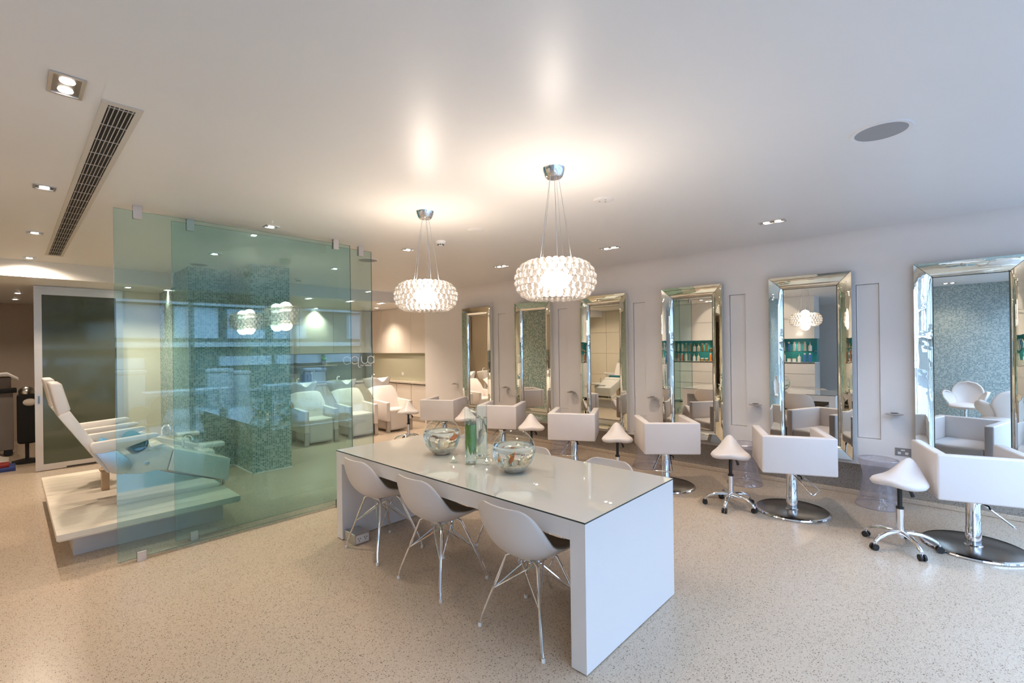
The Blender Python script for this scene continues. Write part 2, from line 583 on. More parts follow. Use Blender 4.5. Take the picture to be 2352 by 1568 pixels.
# top, back, underside and ends close the wall into a solid
wb.quad((XW, YB, ZB), (XW, YF, ZB), (XW + 0.25, YF, ZB), (XW + 0.25, YB, ZB))
wb.quad((XW + 0.25, YB, ZB), (XW + 0.25, YF, ZB), (XW + 0.25, YF, CH + 0.12), (XW + 0.25, YB, CH + 0.12))
wb.quad((XW - COVE, YB, CH), (XW - COVE, YF, CH), (XW - COVE, YF, CH + 0.12), (XW - COVE, YB, CH + 0.12))
wb.quad((XW - COVE, YB, CH + 0.12), (XW - COVE, YF, CH + 0.12), (XW + 0.25, YF, CH + 0.12), (XW + 0.25, YB, CH + 0.12))
wall_right = struct('wall_right', wb, 'wall')
cv = MB()
NC = 20
def cove(u, v):
    a = PI / 2 * v
    return (XW - COVE + COVE * math.cos(a), YB + (YF - YB) * u, CH - COVE + COVE * math.sin(a))
cv.grid(cove, 1, NC).build('cove', 'wall', wall_right, angle=60)
for a, b in SLOTS:
    MB().box(XW + D, XW + D + 0.01, b + 0.004, a - 0.004, ZS0 + 0.004, ZS1 - 0.004).build('recessed_panel', 'wall', wall_right, smooth=False)
# terrazzo upstand under the mirror wall, with a low kerb at the floor
up = MB().box(XW + 0.09, XW + 0.25, YF, YB, 0.0, ZB)
struct('baseboard_right', up, 'upstand')
struct('trim_2', MB().box(XW + 0.055, XW + 0.09, YF, YB, 0.0, 0.045, 0.006), 'floor')

# end walls: kitchen back wall, cream wall behind the sliding door, left side
struct('wall_back', MB().box(2.6, 7.2, 10.62, 10.8, 0, CL), 'wall')
struct('wall_right_2', MB().box(6.62, 6.8, YB, 10.62, 0, CL), 'wall')
struct('wall_right_3', MB().box(XW, XW + 0.25, YB - 0.02, YB + 0.02, 0.0, ZB + 0.02), 'wall')
struct('wall_cream', MB().box(1.13, 2.12, 8.97, 9.15, 0, CL), 'cream')
# mosaic-clad pier and its side wing
struct('wall_mosaic', MB().box(2.12, 2.60, 6.52, 8.97, 0, CH + 0.05), 'mosaic')
struct('wall_back_4', MB().box(2.12, 2.595, 8.97, 10.62, 0, CL), 'cream')
struct('wall_mosaic_2', MB().box(1.605, 2.12, 7.26, 8.97, 0, CH + 0.05), 'mosaic')
struct('trim_3', MB().box(2.108, 2.612, 6.508, 6.52, 0, 0.012).box(2.108, 2.12, 6.508, 7.26, 0, 0.012).box(1.6, 2.12, 7.248, 7.26, 0, 0.012), 'white_plastic')
po = thing('pier_outlet', 'small outlet low on the mosaic pier, mirrored in the second mirror', 'outlet', (2.60, 7.62, 0.42))
MB().box(0, 0.007, -0.055, 0.055, -0.035, 0.035, 0.002, 1).build('plate', 'steel', po, smooth=False)
for yy in (-0.026, 0.026):
    MB().box(0.007, 0.009, yy - 0.016, yy + 0.016, -0.02, 0.016).build('socket_face', 'white_plastic', po, smooth=False)
# back room beyond the sliding door
struct('wall_back_2', MB().box(-4.4, 1.2, 12.4, 12.55, 0, CL), 'beige')
struct('wall_back_3', MB().box(1.13, 1.25, 9.15, 12.4, 0, CL), 'beige')
# left side: cream panels behind the pedicure chairs, retail wall, entry recess, mosaic wall
lw = MB().box(-1.25, -1.05, 5.62, 8.97, 0, CH)
wl = struct('wall_left', lw, 'cream')
for i in range(3):
    for k in range(4):
        y0 = 5.66 + i * 1.1
        z0 = 0.02 + k * 0.665
        MB().box(-1.05, -1.035, y0, y0 + 1.09, z0, z0 + 0.657, 0.002, 1).build('wall_panel', 'cream', wl, smooth=False)
struct('wall_left_2', MB().box(-4.4, -4.25, YF, 12.4, 0, CH), 'wall')
struct('wall_left_3', MB().box(-4.25, -1.25, 8.8, 8.97, 0, CH), 'wall')
struct('wall_left_4', MB().box(-1.0, -0.82, YF, 0.75, 0, CH), 'mosaic_grey')
struct('wall_left_5', MB().box(-4.25, -1.45, 5.5, 5.62, 0, CH), 'wall')

# shopfront
win = thing('window_1', None, None, (0, YF, 0))
win['kind'] = 'structure'
for x in (-4.3, -2.0, 0.45, 2.3, 4.15, 5.9):
    MB().box(x - 0.03, x + 0.03, -0.05, 0.05, 0, 2.55).build('mullion', 'alu', win, smooth=False)
MB().box(-4.4, 6.2, -0.05, 0.05, 0, 0.08).build('sill', 'alu', win, smooth=False)
MB().box(-4.4, 6.2, -0.05, 0.05, 2.50, 2.56).build('head_rail', 'alu', win, smooth=False)
for a, b in ((-4.27, -2.03), (-1.97, 0.42), (0.48, 2.27), (2.33, 4.12), (4.18, 5.87)):
    MB().quad((a, 0, 0.08), (b, 0, 0.08), (b, 0, 2.5), (a, 0, 2.5)).build('pane', 'window_glass', win, smooth=False)
struct('wall_front', MB().box(-4.4, 6.2, YF - 0.12, YF + 0.05, 2.56, CH + 0.12), 'wall')

# sliding door hung in front of the cream wall
dr = thing('door_1', None, None, (0.23, 8.90, 0))
dr['kind'] = 'structure'
DW, DH, DB = 0.92, 2.455, 0.075
f = MB().box(0, DB, 0, 0.045, 0.01, DH).box(DW - DB, DW, 0, 0.045, 0.01, DH).box(DB, DW - DB, 0, 0.045, DH - DB, DH).box(DB, DW - DB, 0, 0.045, 0.01, 0.09)
f.build('door_frame', 'alu', dr, smooth=False)
MB().box(DB, DW - DB, 0.012, 0.03, 0.09, DH - DB).build('glass_panel', 'door_glass', dr, smooth=False)
hd = MB().box(0.022, 0.054, -0.004, 0.0, 0.90, 1.03).build('handle', 'steel', dr, smooth=False)
MB().box(0.03, 0.046, -0.0055, -0.004, 0.915, 1.015).build('pull_recess', 'dark_steel', hd, smooth=False)
MB().box(0.0, DW, -0.01, 0.045, DH, DH + 0.04).build('top_track', 'alu', dr, smooth=False)
MB().box(0.30, 0.62, -0.006, 0.0, 0.012, 0.03).build('floor_guide', 'dark_slot', dr, smooth=False)


# ------------------------------------------------------------------ street outside (seen in the glass and mirrors)
struct('ground', MB().box(-30, 40, -40, YF - 0.12, -0.25, -0.12), 'paving')
struct('road', MB().box(-30, 40, -12.5, -7.5, -0.12, -0.115), 'asphalt')
fac = thing('street_building', 'dark building across the street with pale window bands', 'building', (0, -14.0, -0.12))
MB().box(-26, 36, -6, 0, 0, 9.5).build('facade_wall', 'facade', fac, smooth=False)
for z in (2.0, 3.75, 5.7, 7.6):
    MB().box(-26, 36, 0, 0.35, z - 0.12, z + 0.08).build('floor_band', 'facade_light', fac, smooth=False)
wme = MB().box(0, 1.55, 0.0, 0.06, 0, 1.30).mesh('window', 'blind', smooth=False)
wme2 = MB().box(0, 2.1, 0.0, 0.06, 0, 0.42).mesh('shop_window', 'blind', smooth=False)
for i in range(30):
    x = -22 + i * 1.9
    for z in (2.25, 4.0, 6.1):
        if (i * 7 + int(z * 3)) % 5 == 0: continue
        put('window', wme, fac, (x, 0, z))
for i in range(24):
    if i % 4 == 3: continue
    put('shop_window', wme2, fac, (-22 + i * 2.35, 0, 1.05))


def street_bin(x, y, h, w, label):
    t = thing('street_bin', label, 'bin', (x, y, -0.12))
    MB().box(-w / 2, w / 2, -w / 2, w / 2, 0, h, 0.04).build('bin_body', 'facade_light', t)
    MB().box(-w / 2 - 0.03, w / 2 + 0.03, -w / 2 - 0.03, w / 2 + 0.03, h, h + 0.1, 0.03).build('bin_lid', 'facade_light', t)
    MB().box(-w / 2 - 0.05, w / 2 + 0.05, -w / 2 - 0.05, w / 2 + 0.05, 0, 0.04).build('bin_foot', 'alu', t)
street_bin(2.05, -6.0, 1.15, 0.55, 'pale street bin mirrored in the sliding door glass')
street_bin(4.1, -6.2, 1.1, 0.5, 'pale street bin mirrored over the mosaic wing wall')
street_bin(4.75, -6.6, 1.0, 0.4, 'slim pale street bin mirrored beside the larger one')
street_bin(6.9, -6.3, 1.0, 0.5, 'pale street bin mirrored beside the shampoo chairs')


def cafe_table(x, y, label):
    t = thing('cafe_table', label, 'table', (x, y, -0.12))
    MB().box(-0.9, 0.9, -0.35, 0.35, 0.72, 0.76).build('table_top', 'facade_light', t, smooth=False)
    for sx in (-0.75, 0.75):
        MB().tube([(sx, -0.3, 0), (sx * 0.8, 0, 0.72)], 0.02).build('leg', 'alu', t)
        MB().tube([(sx, 0.3, 0), (sx * 0.8, 0, 0.72)], 0.02).build('leg', 'alu', t)
cafe_table(3.0, -4.6, 'pale pavement table mirrored low in the nearer glass pane')
cafe_table(5.6, -4.4, 'pale pavement table mirrored across the mosaic pier')


# ------------------------------------------------------------------ lights in the ceiling
def spot(parent, loc, watts, aim=(0, 0, -1), size=95, col=(1.0, 0.835, 0.67)):
    l = bpy.data.lights.new('lamp_light', 'SPOT')
    l.energy = watts
    l.spot_size = R(size)
    l.spot_blend = 1.0
    l.shadow_soft_size = 0.035
    l.color = col
    o = bpy.data.objects.new('lamp_light', l)
    COL.objects.link(o)
    o.parent = parent
    o.location = loc
    o.rotation_euler = Vector(aim).to_track_quat('-Z', 'Y').to_euler()
    return o


def downlight(x, y, z, kind, label, watts=None, aim=(0, 0, -1), size=115):
    """kind 1: single square, 2: double along Y"""
    t = thing('downlight', label, 'downlight', (x, y, z), 0, 'recessed downlights')
    hw, hl = 0.055, (0.055 if kind == 1 else 0.105)
    e = 0.012
    f = MB()
    f.box(-hw, hw, -hl, -hl + e, -0.006, 0).box(-hw, hw, hl - e, hl, -0.006, 0)
    f.box(-hw, -hw + e, -hl + e, hl - e, -0.006, 0).box(hw - e, hw, -hl + e, hl - e, -0.006, 0)
    f.build('trim', 'steel', t, smooth=False)
    MB().box(-hw + e, hw - e, -hl + e, hl - e, -0.003, -0.001).build('housing', 'dark_steel', t, smooth=False)
    for cyy in ((0,) if kind == 1 else (-0.047, 0.047)):
        MB().lathe([(0, -0.010), (0.017, -0.0095), (0.023, -0.007), (0.025, -0.003)], 20, (0, cyy, 0)).build('lamp', 'lamp', t)
    w = (watts if watts is not None else SPOT_W * (1.0 if kind == 1 else 1.15))
    spot(t, (0, 0, -0.02), w, aim, size)
    return t


DLX = (0.172, 1.612, 3.058, 4.62)
DLY = (2.66, 4.40, 6.12, 7.78)
downlight(DLX[0], DLY[0], CH, 2, 'double square downlight beside the near end of the air grille', watts=SPOT_W * 0.6)
downlight(DLX[0], DLY[1], CH, 1, 'square downlight beside the middle of the air grille')
downlight(DLX[0], DLY[2], CH, 1, 'square downlight beside the far end of the air grille')
downlight(DLX[0], DLY[3], CH, 1, 'square downlight glaring onto the bulkhead at far left', watts=SPOT_W * 2.2, size=165)
downlight(DLX[1], DLY[1] + 0.02, CH, 1, 'square downlight just above the top edge of the glass partition')
downlight(DLX[1], DLY[2] - 0.02, CH, 1, 'square downlight seen through glass above the mosaic wing wall')
downlight(DLX[2], DLY[2], CH, 1, 'square downlight seen through glass right of the mosaic pier')
downlight(DLX[2], DLY[1], CH, 1, 'square downlight left of the smaller-looking bead pendant')
downlight(4.59, 6.15, CH, 2, 'double downlight right above the farther bead pendant')
downlight(4.60, 4.43, CH, 2, 'double downlight between the two bead pendants')
downlight(4.64, 2.76, CH, 2, 'double downlight right of the nearer bead pendant')
downlight(4.73, 1.13, CH, 2, 'double downlight at right, over the mirrors beyond the speaker', watts=SPOT_W)
downlight(-0.3, -0.1, CH, 2, 'double downlight grazing the mosaic wall, mirrored at far right', watts=SPOT_W * 0.7)
for i, xx in enumerate((3.62, 4.40, 5.06)):
    downlight(xx, YB + 0.24, CL, 2, ['double downlight over the shampoo chair nearest the mosaic pier',
                                     'double downlight over the middle shampoo chair',
                                     'double downlight over the shampoo chair nearest the mirrors'][i], watts=SPOT_W * 1.5)
for i, (xx, yy) in enumerate(((5.55, 9.2), (4.6, 10.1))):
    downlight(xx, yy, CL, 1, ['square downlight washing the right kitchen cabinets', 'square downlight washing the rear kitchen cabinets'][i], watts=SPOT_W * 1.7)
for xx in (3.55, 4.95):
    lo = spot(None, (xx, 10.42, 1.49), 3.0, (0, 0.2, -1), 120)
    lo.name = 'under_cabinet_light'
for i, (xx, yy) in enumerate(((0.10, 10.2), (0.08, 11.4))):
    downlight(xx, yy, CL, 1, ['nearer square downlight in the back room', 'farther square downlight in the back room'][i], watts=SPOT_W * 0.55)
for i, (xx, yy) in enumerate(((1.60, 8.40), (1.15, 8.40))):
    downlight(xx, yy, CL, 1, ['square downlight washing the cream wall beside the mosaic', 'square downlight washing the cream wall above the door end'][i], watts=SPOT_W * 1.1)
for i, yy in enumerate((2.9, 4.4)):
    downlight(-0.35, yy, CH, 2, ['double downlight before the retail cabinets, nearer the window', 'double downlight before the retail cabinets, nearer the pedicure deck'][i], watts=SPOT_W * 1.4, aim=(-0.75, 0, -1), size=85)


# ------------------------------------------------------------------ bead pendants
def bead_profile():
    rows = []
    # (radius of the ring, height) following a flattened torus
    for k in range(8):
        a = R(78) - k * R(156) / 7
        rows.append((0.154 + 0.084 * math.cos(a), 0.100 * math.sin(a), 32 if k not in (0, 7) else 28))
    return rows


def pendant(x, y, zc, label):
    t = thing('bead_pendant_lamp', label, 'pendant lamp', (x, y, zc), 0, 'pendant lamps over the table')
    top = CH - zc
    MB().lathe([(0, top - 0.058), (0.046, top - 0.057), (0.055, top - 0.050), (0.073, top), (0, top)], 40).build('canopy', 'chrome', t)
    for k in range(5):
        a = 2 * PI * k / 5 + 0.5
        MB().tube([(0.03 * math.cos(a), 0.03 * math.sin(a), top - 0.056), (0.115 * math.cos(a), 0.115 * math.sin(a), 0.07)], 0.0019, 6).build('cable', 'steel', t)
    MB().lathe([(0.112, 0.075), (0.118, 0.079), (0.124, 0.075), (0.118, 0.071)], 40, close=True).build('top_ring', 'clear', t)
    MB().lathe([(0.0, -0.058), (0.04, -0.054), (0.072, -0.040), (0.090, -0.018), (0.094, 0.005), (0.084, 0.032), (0.055, 0.050), (0.0, 0.056)], 32).build('glowing_diffuser', 'pendant_core', t)
    bm = MB().sphere((0, 0, 0), 0.0215, 12, 8, (1, 1, 1)).mesh('bead', 'bead', angle=80)
    for row, (r, z, n) in enumerate(bead_profile()):
        for k in range(n):
            a = 2 * PI * (k + 0.5 * (row % 2)) / n
            b = put('bead', bm, t, (r * math.cos(a), r * math.sin(a), z))
            b.rotation_euler = (0, 0, a)
    for zz, k in ((0.10, 1.0), (-0.115, 0.65)):      # light leaving the open top and bottom of the ring
        l = bpy.data.lights.new('pendant_light', 'POINT')
        l.energy = PENDANT_W * k
        l.shadow_soft_size = 0.07
        l.color = (1.0, 0.86, 0.72)
        lo = bpy.data.objects.new('pendant_light', l)
        COL.objects.link(lo)
        lo.parent = t
        lo.location = (0, 0, zz)
    return t


pendant(2.325, 1.775, 2.003, 'glowing glass bead pendant lamp over the near half of the table')
pendant(2.312, 3.085, 2.010, 'glowing glass bead pendant lamp over the far half of the table')


# ------------------------------------------------------------------ other ceiling fittings
def ceiling_speaker(x, y, r, label):
    t = thing('ceiling_speaker', label, 'speaker', (x, y, CH), 0, 'round ceiling speakers')
    MB().lathe([(r * 0.84, -0.004), (r * 0.97, -0.006), (r, 0.0), (r * 0.84, 0.0)], 48, close=True).build('rim', 'white_plastic', t)
    MB().lathe([(0, -0.0045), (r * 0.84, -0.0035), (r * 0.84, -0.001)], 48).build('mesh_cover', 'speaker', t)
ceiling_speaker(3.13, 0.228, 0.135, 'round grey ceiling speaker at the upper right')
ceiling_speaker(3.06, 5.27, 0.135, 'round grey ceiling speaker behind the right edge of the partition')
ceiling_speaker(1.67, 7.0, 0.115, 'round grey ceiling speaker above the mosaic wing wall')
SMK = []


def smoke(x, y, label):
    t = thing('smoke_detector', label, 'smoke detector', (x, y, CH), 0, 'smoke detectors')
    MB().lathe([(0, -0.045), (0.022, -0.045), (0.034, -0.03), (0.052, -0.022), (0.058, 0.0)], 28).build('housing', 'white_plastic', t)
    for k in range(8):
        a = 2 * PI * k / 8
        MB().box(0.026, 0.033, -0.008, 0.008, -0.041, -0.032).xf(Matrix.Rotation(a, 4, 'Z')).build('vent_slot', 'black', t, smooth=False)
smoke(3.067, 3.83, 'white smoke detector right of the farther pendant')
smoke(3.083, 7.38, 'white smoke detector right of the mosaic pier')


def cover_disc(x, y, label, screws):
    t = thing('ceiling_cover_plate', label, 'cover plate', (x, y, CH), 0, 'round ceiling cover plates')
    MB().lathe([(0, -0.007), (0.055, -0.007), (0.072, -0.003), (0.078, 0)], 40).build('plate', 'white_plastic', t)
    for k in range(screws):
        a = 2.1 * k
        MB().lathe([(0, -0.011), (0.006, -0.010), (0.007, -0.006)], 10, (0.03 * math.cos(a), 0.03 * math.sin(a), 0)).build('screw', 'steel', t)
cover_disc(3.01, 3.23, 'plain white round cover plate between the pendants', 0)
cover_disc(3.085, 1.885, 'white round cover plate with screws right of the nearer pendant', 3)

gx0, gx1, gy0, gy1 = 0.287, 0.432, 2.69, 7.42
g = thing('air_grille', 'long narrow linear air grille recessed in the ceiling', 'air grille', (gx0, gy0, CH))
gw, gl = gx1 - gx0, gy1 - gy0
MB().box(0, 0.024, 0, gl, -0.006, 0).box(gw - 0.024, gw, 0, gl, -0.006, 0).box(0.024, gw - 0.024, 0, 0.035, -0.006, 0).box(0.024, gw - 0.024, gl - 0.035, gl, -0.006, 0).build('grille_frame', 'grille_frame', g, smooth=False)
MB().box(0.024, gw - 0.024, 0.035, gl - 0.035, -0.0012, -0.0002).build('duct_opening', 'dark_slot', g, smooth=False)
sl = MB().box(-0.0016, 0.0016, 0.035, gl - 0.035, -0.006, -0.0015).mesh('slat', 'grille', smooth=False)
for k in range(6):
    put('slat', sl, g, (0.024 + (gw - 0.048) * (k + 0.5) / 6, 0, 0))
cb = MB().box(0.024, gw - 0.024, -0.003, 0.003, -0.005, -0.0015).mesh('crossbar', 'grille', smooth=False)
for k in range(21):
    put('crossbar', cb, g, (0, 0.06 + k * (gl - 0.12) / 20, 0))


# ------------------------------------------------------------------ glass partition
def pane(name, x0, x1, y, label, clips):
    t = thing(name, label, 'glass panel', (x0, y, 0), 0, 'frameless partition panels')
    w = x1 - x0
    bm = MB().box(0, w, -0.006, 0.006, 0.028, 2.662)
    me = bm.mesh('pane', ['pane', 'pane_edge'], smooth=False)
    for p in me.polygons:
        if abs(p.normal.y) < 0.5: p.material_index = 1
    put('pane', me, t)
    for cx in clips:
        for z0, z1 in ((2.60, CH), (0.0, 0.075)):
            MB().box(cx - 0.028, cx + 0.028, -0.018, -0.006, z0, z1, 0.002, 1).box(cx - 0.028, cx + 0.028, 0.006, 0.018, z0, z1, 0.002, 1).build('clip', 'alu', t, smooth=False)
    return t


p1 = pane('glass_partition_panel', 0.534, 2.41, 4.50, 'front tinted glass panel of the partition, nearer the camera', (0.14, 1.72))
p2 = pane('glass_partition_panel', 0.915, 2.735, 4.64, 'rear tinted glass panel of the partition, bearing an etched logo', (0.13, 1.69))


# etched word on the rear panel
def ribbon(pts, w):
    b = MB()
    pts = [Vector(p) for p in pts]
    for i in range(len(pts) - 1):
        d = (pts[i + 1] - pts[i]).normalized()
        n = Vector((-d.z, 0, d.x)) * w / 2
        b.quad(pts[i] - n, pts[i + 1] - n, pts[i + 1] + n, pts[i] + n)
    return b


def arc(cx, cz, r, a0, a1, n=28):
    return [(cx + r * math.cos(R(a0 + (a1 - a0) * k / n)), 0, cz + r * math.sin(R(a0 + (a1 - a0) * k / n))) for k in range(n + 1)]


logo = thing('etched_logo', 'white etched logo reading aqua hair beauty on the rear glass panel', 'logo', (2.385, 4.6325, 1.47))
LW = 0.006
rr = 0.04
def letter(name, strokes):
    o = MB()
    for s in strokes:
        b = ribbon(s, LW)
        me = bpy.data.meshes.new('t'); b.bm.to_mesh(me); b.bm.free(); o.bm.from_mesh(me); bpy.data.meshes.remove(me)
    return o.build(name, 'etched', logo, smooth=False)
letter('letter_a', [arc(0.045, 0, rr, 40, 320), [(0.045 + rr, 0, rr), (0.045 + rr, 0, -rr)]])
letter('letter_q', [arc(0.135, 0, rr, 40, 320), [(0.135 + rr, 0, rr * 0.7), (0.135 + rr, 0, -rr * 1.4), (0.135 + rr * 1.25, 0, -rr * 1.9), (0.135 + rr * 1.7, 0, -rr * 2.0)]])
letter('letter_u', [[(0.215, 0, rr), (0.215, 0, 0)] + arc(0.215 + rr * 0.95, 0, rr * 0.95, 180, 360), [(0.215 + rr * 1.9, 0, 0), (0.215 + rr * 1.9, 0, rr)]])
letter('letter_a', [arc(0.338 - 0.012, 0, rr, 30, 330), [(0.366, 0, rr * 1.1), (0.366, 0, -rr * 0.9)]])
fc = bpy.data.curves.new('strapline', 'FONT')
fc.body = 'hair beauty'
fc.size = 0.030
fo = bpy.data.objects.new('strapline_tmp', fc)
COL.objects.link(fo)
dg = bpy.context.evaluated_depsgraph_get()
tme = bpy.data.meshes.new_from_object(fo.evaluated_get(dg))
bpy.data.objects.remove(fo)
tme.materials.clear(); tme.materials.append(MT['etched'])
so = put('strapline', tme, logo, (0.20, -0.0005, -0.066))
so.rotation_euler = (PI / 2, 0, 0)


# ------------------------------------------------------------------ communal table
TX0, TX1, TY0, TY1, TH = 1.873, 2.866, 1.27, 3.771, 0.74
tb = thing('communal_table', 'long white waterfall table with glass top beneath the pendants', 'table', (TX0, TY0, 0))
tw, tl = TX1 - TX0, TY1 - TY0
MB().box(0, tw, 0.0905, tl - 0.0905, 0.635, TH - 0.008).build('table_slab', 'white_lacquer', tb, smooth=False)
MB().box(0, tw, 0, 0.09, 0.006, TH - 0.008).build('leg_panel', 'white_lacquer', tb, smooth=False)
MB().box(0, tw, tl - 0.09, tl, 0.006, TH - 0.008).build('leg_panel', 'white_lacquer', tb, smooth=False)
MB().box(0.01, tw - 0.01, 0.01, 0.08, 0.0, 0.006).box(0.01, tw - 0.01, tl - 0.08, tl - 0.01, 0.0, 0.006).build('foot_strip', 'dark_slot', tb, smooth=False)
me = MB().box(-0.001, tw + 0.001, -0.001, tl + 0.001, TH - 0.008, TH).mesh('glass_top', ['tabletop_glass', 'glass_edge_dark'], smooth=False)
for p in me.polygons:
    if abs(p.normal.z) < 0.5: p.material_index = 1
put('glass_top', me, tb)

pb = thing('power_box', 'small steel floor power box against the far table leg', 'power box', (1.885, 3.50, 0))
MB().box(0.0, 0.13, 0.0, 0.175, 0, 0.085, 0.003, 1).build('box', 'steel', pb, smooth=False)
pl = MB().box(0.008, 0.122, -0.003, 0.0, 0.012, 0.075).build('socket_plate', 'white_plastic', pb, smooth=False)
for sx in (0.036, 0.094):
    s = MB()
    for dx, dz in ((-0.010, 0.006), (0.010, 0.006), (0, -0.011)):
        s.box(sx + dx - 0.0025, sx + dx + 0.0025, -0.004, -0.003, 0.042 + dz - 0.005, 0.042 + dz + 0.005)
    s.build('socket', 'black', pl, smooth=False)


# ------------------------------------------------------------------ shell chairs at the table
def shell_chair():
    t = thing('shell_chair', 'x', 'chair')
    prof = [(-0.278, 0.752), (-0.277, 0.740), (-0.275, 0.715), (-0.270, 0.675), (-0.258, 0.615), (-0.232, 0.545), (-0.185, 0.480), (-0.115, 0.438), (-0.03, 0.422), (0.06, 0.424), (0.14, 0.436), (0.195, 0.442), (0.215, 0.432)]
    wid = [0.120, 0.158, 0.192, 0.218, 0.236, 0.243, 0.243, 0.241, 0.237, 0.228, 0.214, 0.190, 0.165]
    cup = [0.02, 0.032, 0.046, 0.060, 0.078, 0.094, 0.10, 0.10, 0.092, 0.075, 0.055, 0.035, 0.02]
    tang = []
    n = len(prof)
    for i in range(n):
        a, b = prof[max(0, i - 1)], prof[min(n - 1, i + 1)]
        d = Vector((b[0] - a[0], 0, b[1] - a[1])).normalized()
        tang.append(Vector((-d.z, 0, d.x)))          # towards the sitter
    def interp(lst, v):
        x = v * (n - 1); i = min(n - 2, int(x)); f_ = x - i
        # catmull-rom
        p0, p1, p2, p3 = lst[max(0, i - 1)], lst[i], lst[i + 1], lst[min(n - 1, i + 2)]
        def cr(a, b, c, d): return 0.5 * (2 * b + (c - a) * f_ + (2 * a - 5 * b + 4 * c - d) * f_ ** 2 + (3 * b - a - 3 * c + d) * f_ ** 3)
        if isinstance(p1, (int, float)): return cr(p0, p1, p2, p3)
        return [cr(p0[k], p1[k], p2[k], p3[k]) for k in range(len(p1))]
    def surf(off, inset):
        def fn(u, v):
            v = (0.30 if inset else 0.0) + v * (1 - inset - (0.30 if inset else 0.0))
            s = 2 * u - 1
            x, z = interp(prof, v)
            nrm = interp([tuple(q) for q in tang], v)
            w = interp(wid, v) - inset * 0.4
            c = interp(cup, v)
            k = c * abs(s) ** 2.4 + off
            return (x + nrm[0] * k, s * w, z + nrm[2] * k)
        return fn
    me = MB().grid(surf(0.0, 0.0), 22, 30)
    o = me.build('shell', 'shell_white', t, angle=60)
    md = o.modifiers.new('thickness', 'SOLIDIFY'); md.thickness = 0.009; md.offset = 0
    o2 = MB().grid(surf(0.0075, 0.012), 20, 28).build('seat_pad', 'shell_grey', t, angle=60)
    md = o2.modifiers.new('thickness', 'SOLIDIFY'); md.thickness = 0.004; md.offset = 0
    # four splayed legs with wire bracing
    for sx, sy in ((-1, -1), (-1, 1), (1, -1), (1, 1)):
        foot = Vector((0.20 * sx, 0.232 * sy, 0.012))
        kn = Vector((0.19 * sx, 0.215 * sy, 0.075))
        top = Vector((0.085 * sx - 0.01, 0.115 * sy, 0.405))
        inn = Vector((0.06 * sx - 0.01, 0.05 * sy, 0.415))
        lg = MB().tube([foot, kn, top, (top + inn) / 2 + Vector((0, 0, 0.010)), inn], 0.0085, 10).build('leg', 'chrome', t)
        MB().lathe([(0, 0), (0.011, 0), (0.011, 0.018), (0.009, 0.022)], 10, (foot.x, foot.y, 0)).build('foot_glide', 'white_plastic', lg)
        mid = kn.lerp(top, 0.42)
        MB().tube([mid, Vector((-0.065 * sx, 0.03 * sy, 0.395))], 0.0044, 6).build('brace', 'chrome', t)
        MB().tube([mid, Vector((0.03 * sx, -0.075 * sy, 0.395))], 0.0044, 6).build('brace', 'chrome', t)
    MB().box(-0.075, 0.065, -0.07, 0.07, 0.402, 0.42, 0.006).build('mounting_plate', 'white_plastic', t)
    return t


SHELL = shell_chair()
sp = [((2.015, 1.725), 0.0, 'white shell chair nearest the camera on the near long side of the table'),
      ((2.02, 2.55), 0.0, 'white shell chair in the middle of the near long side of the table'),
      ((2.025, 3.295), 0.0, 'white shell chair farthest along the near long side, by the power box'),
      ((2.735, 1.80), PI, 'white shell chair behind the table, its back peeping over near the front end'),
      ((2.735, 2.53), PI, 'white shell chair behind the table, half hidden by the nearer fish bowl'),
      ((2.735, 3.28), PI, 'white shell chair behind the table, hidden by the farther fish bowl')]
for i, (xy, rz, lb) in enumerate(sp):
    place(SHELL, i, (xy[0], xy[1], 0), rz, lb, 'shell chairs around the table')


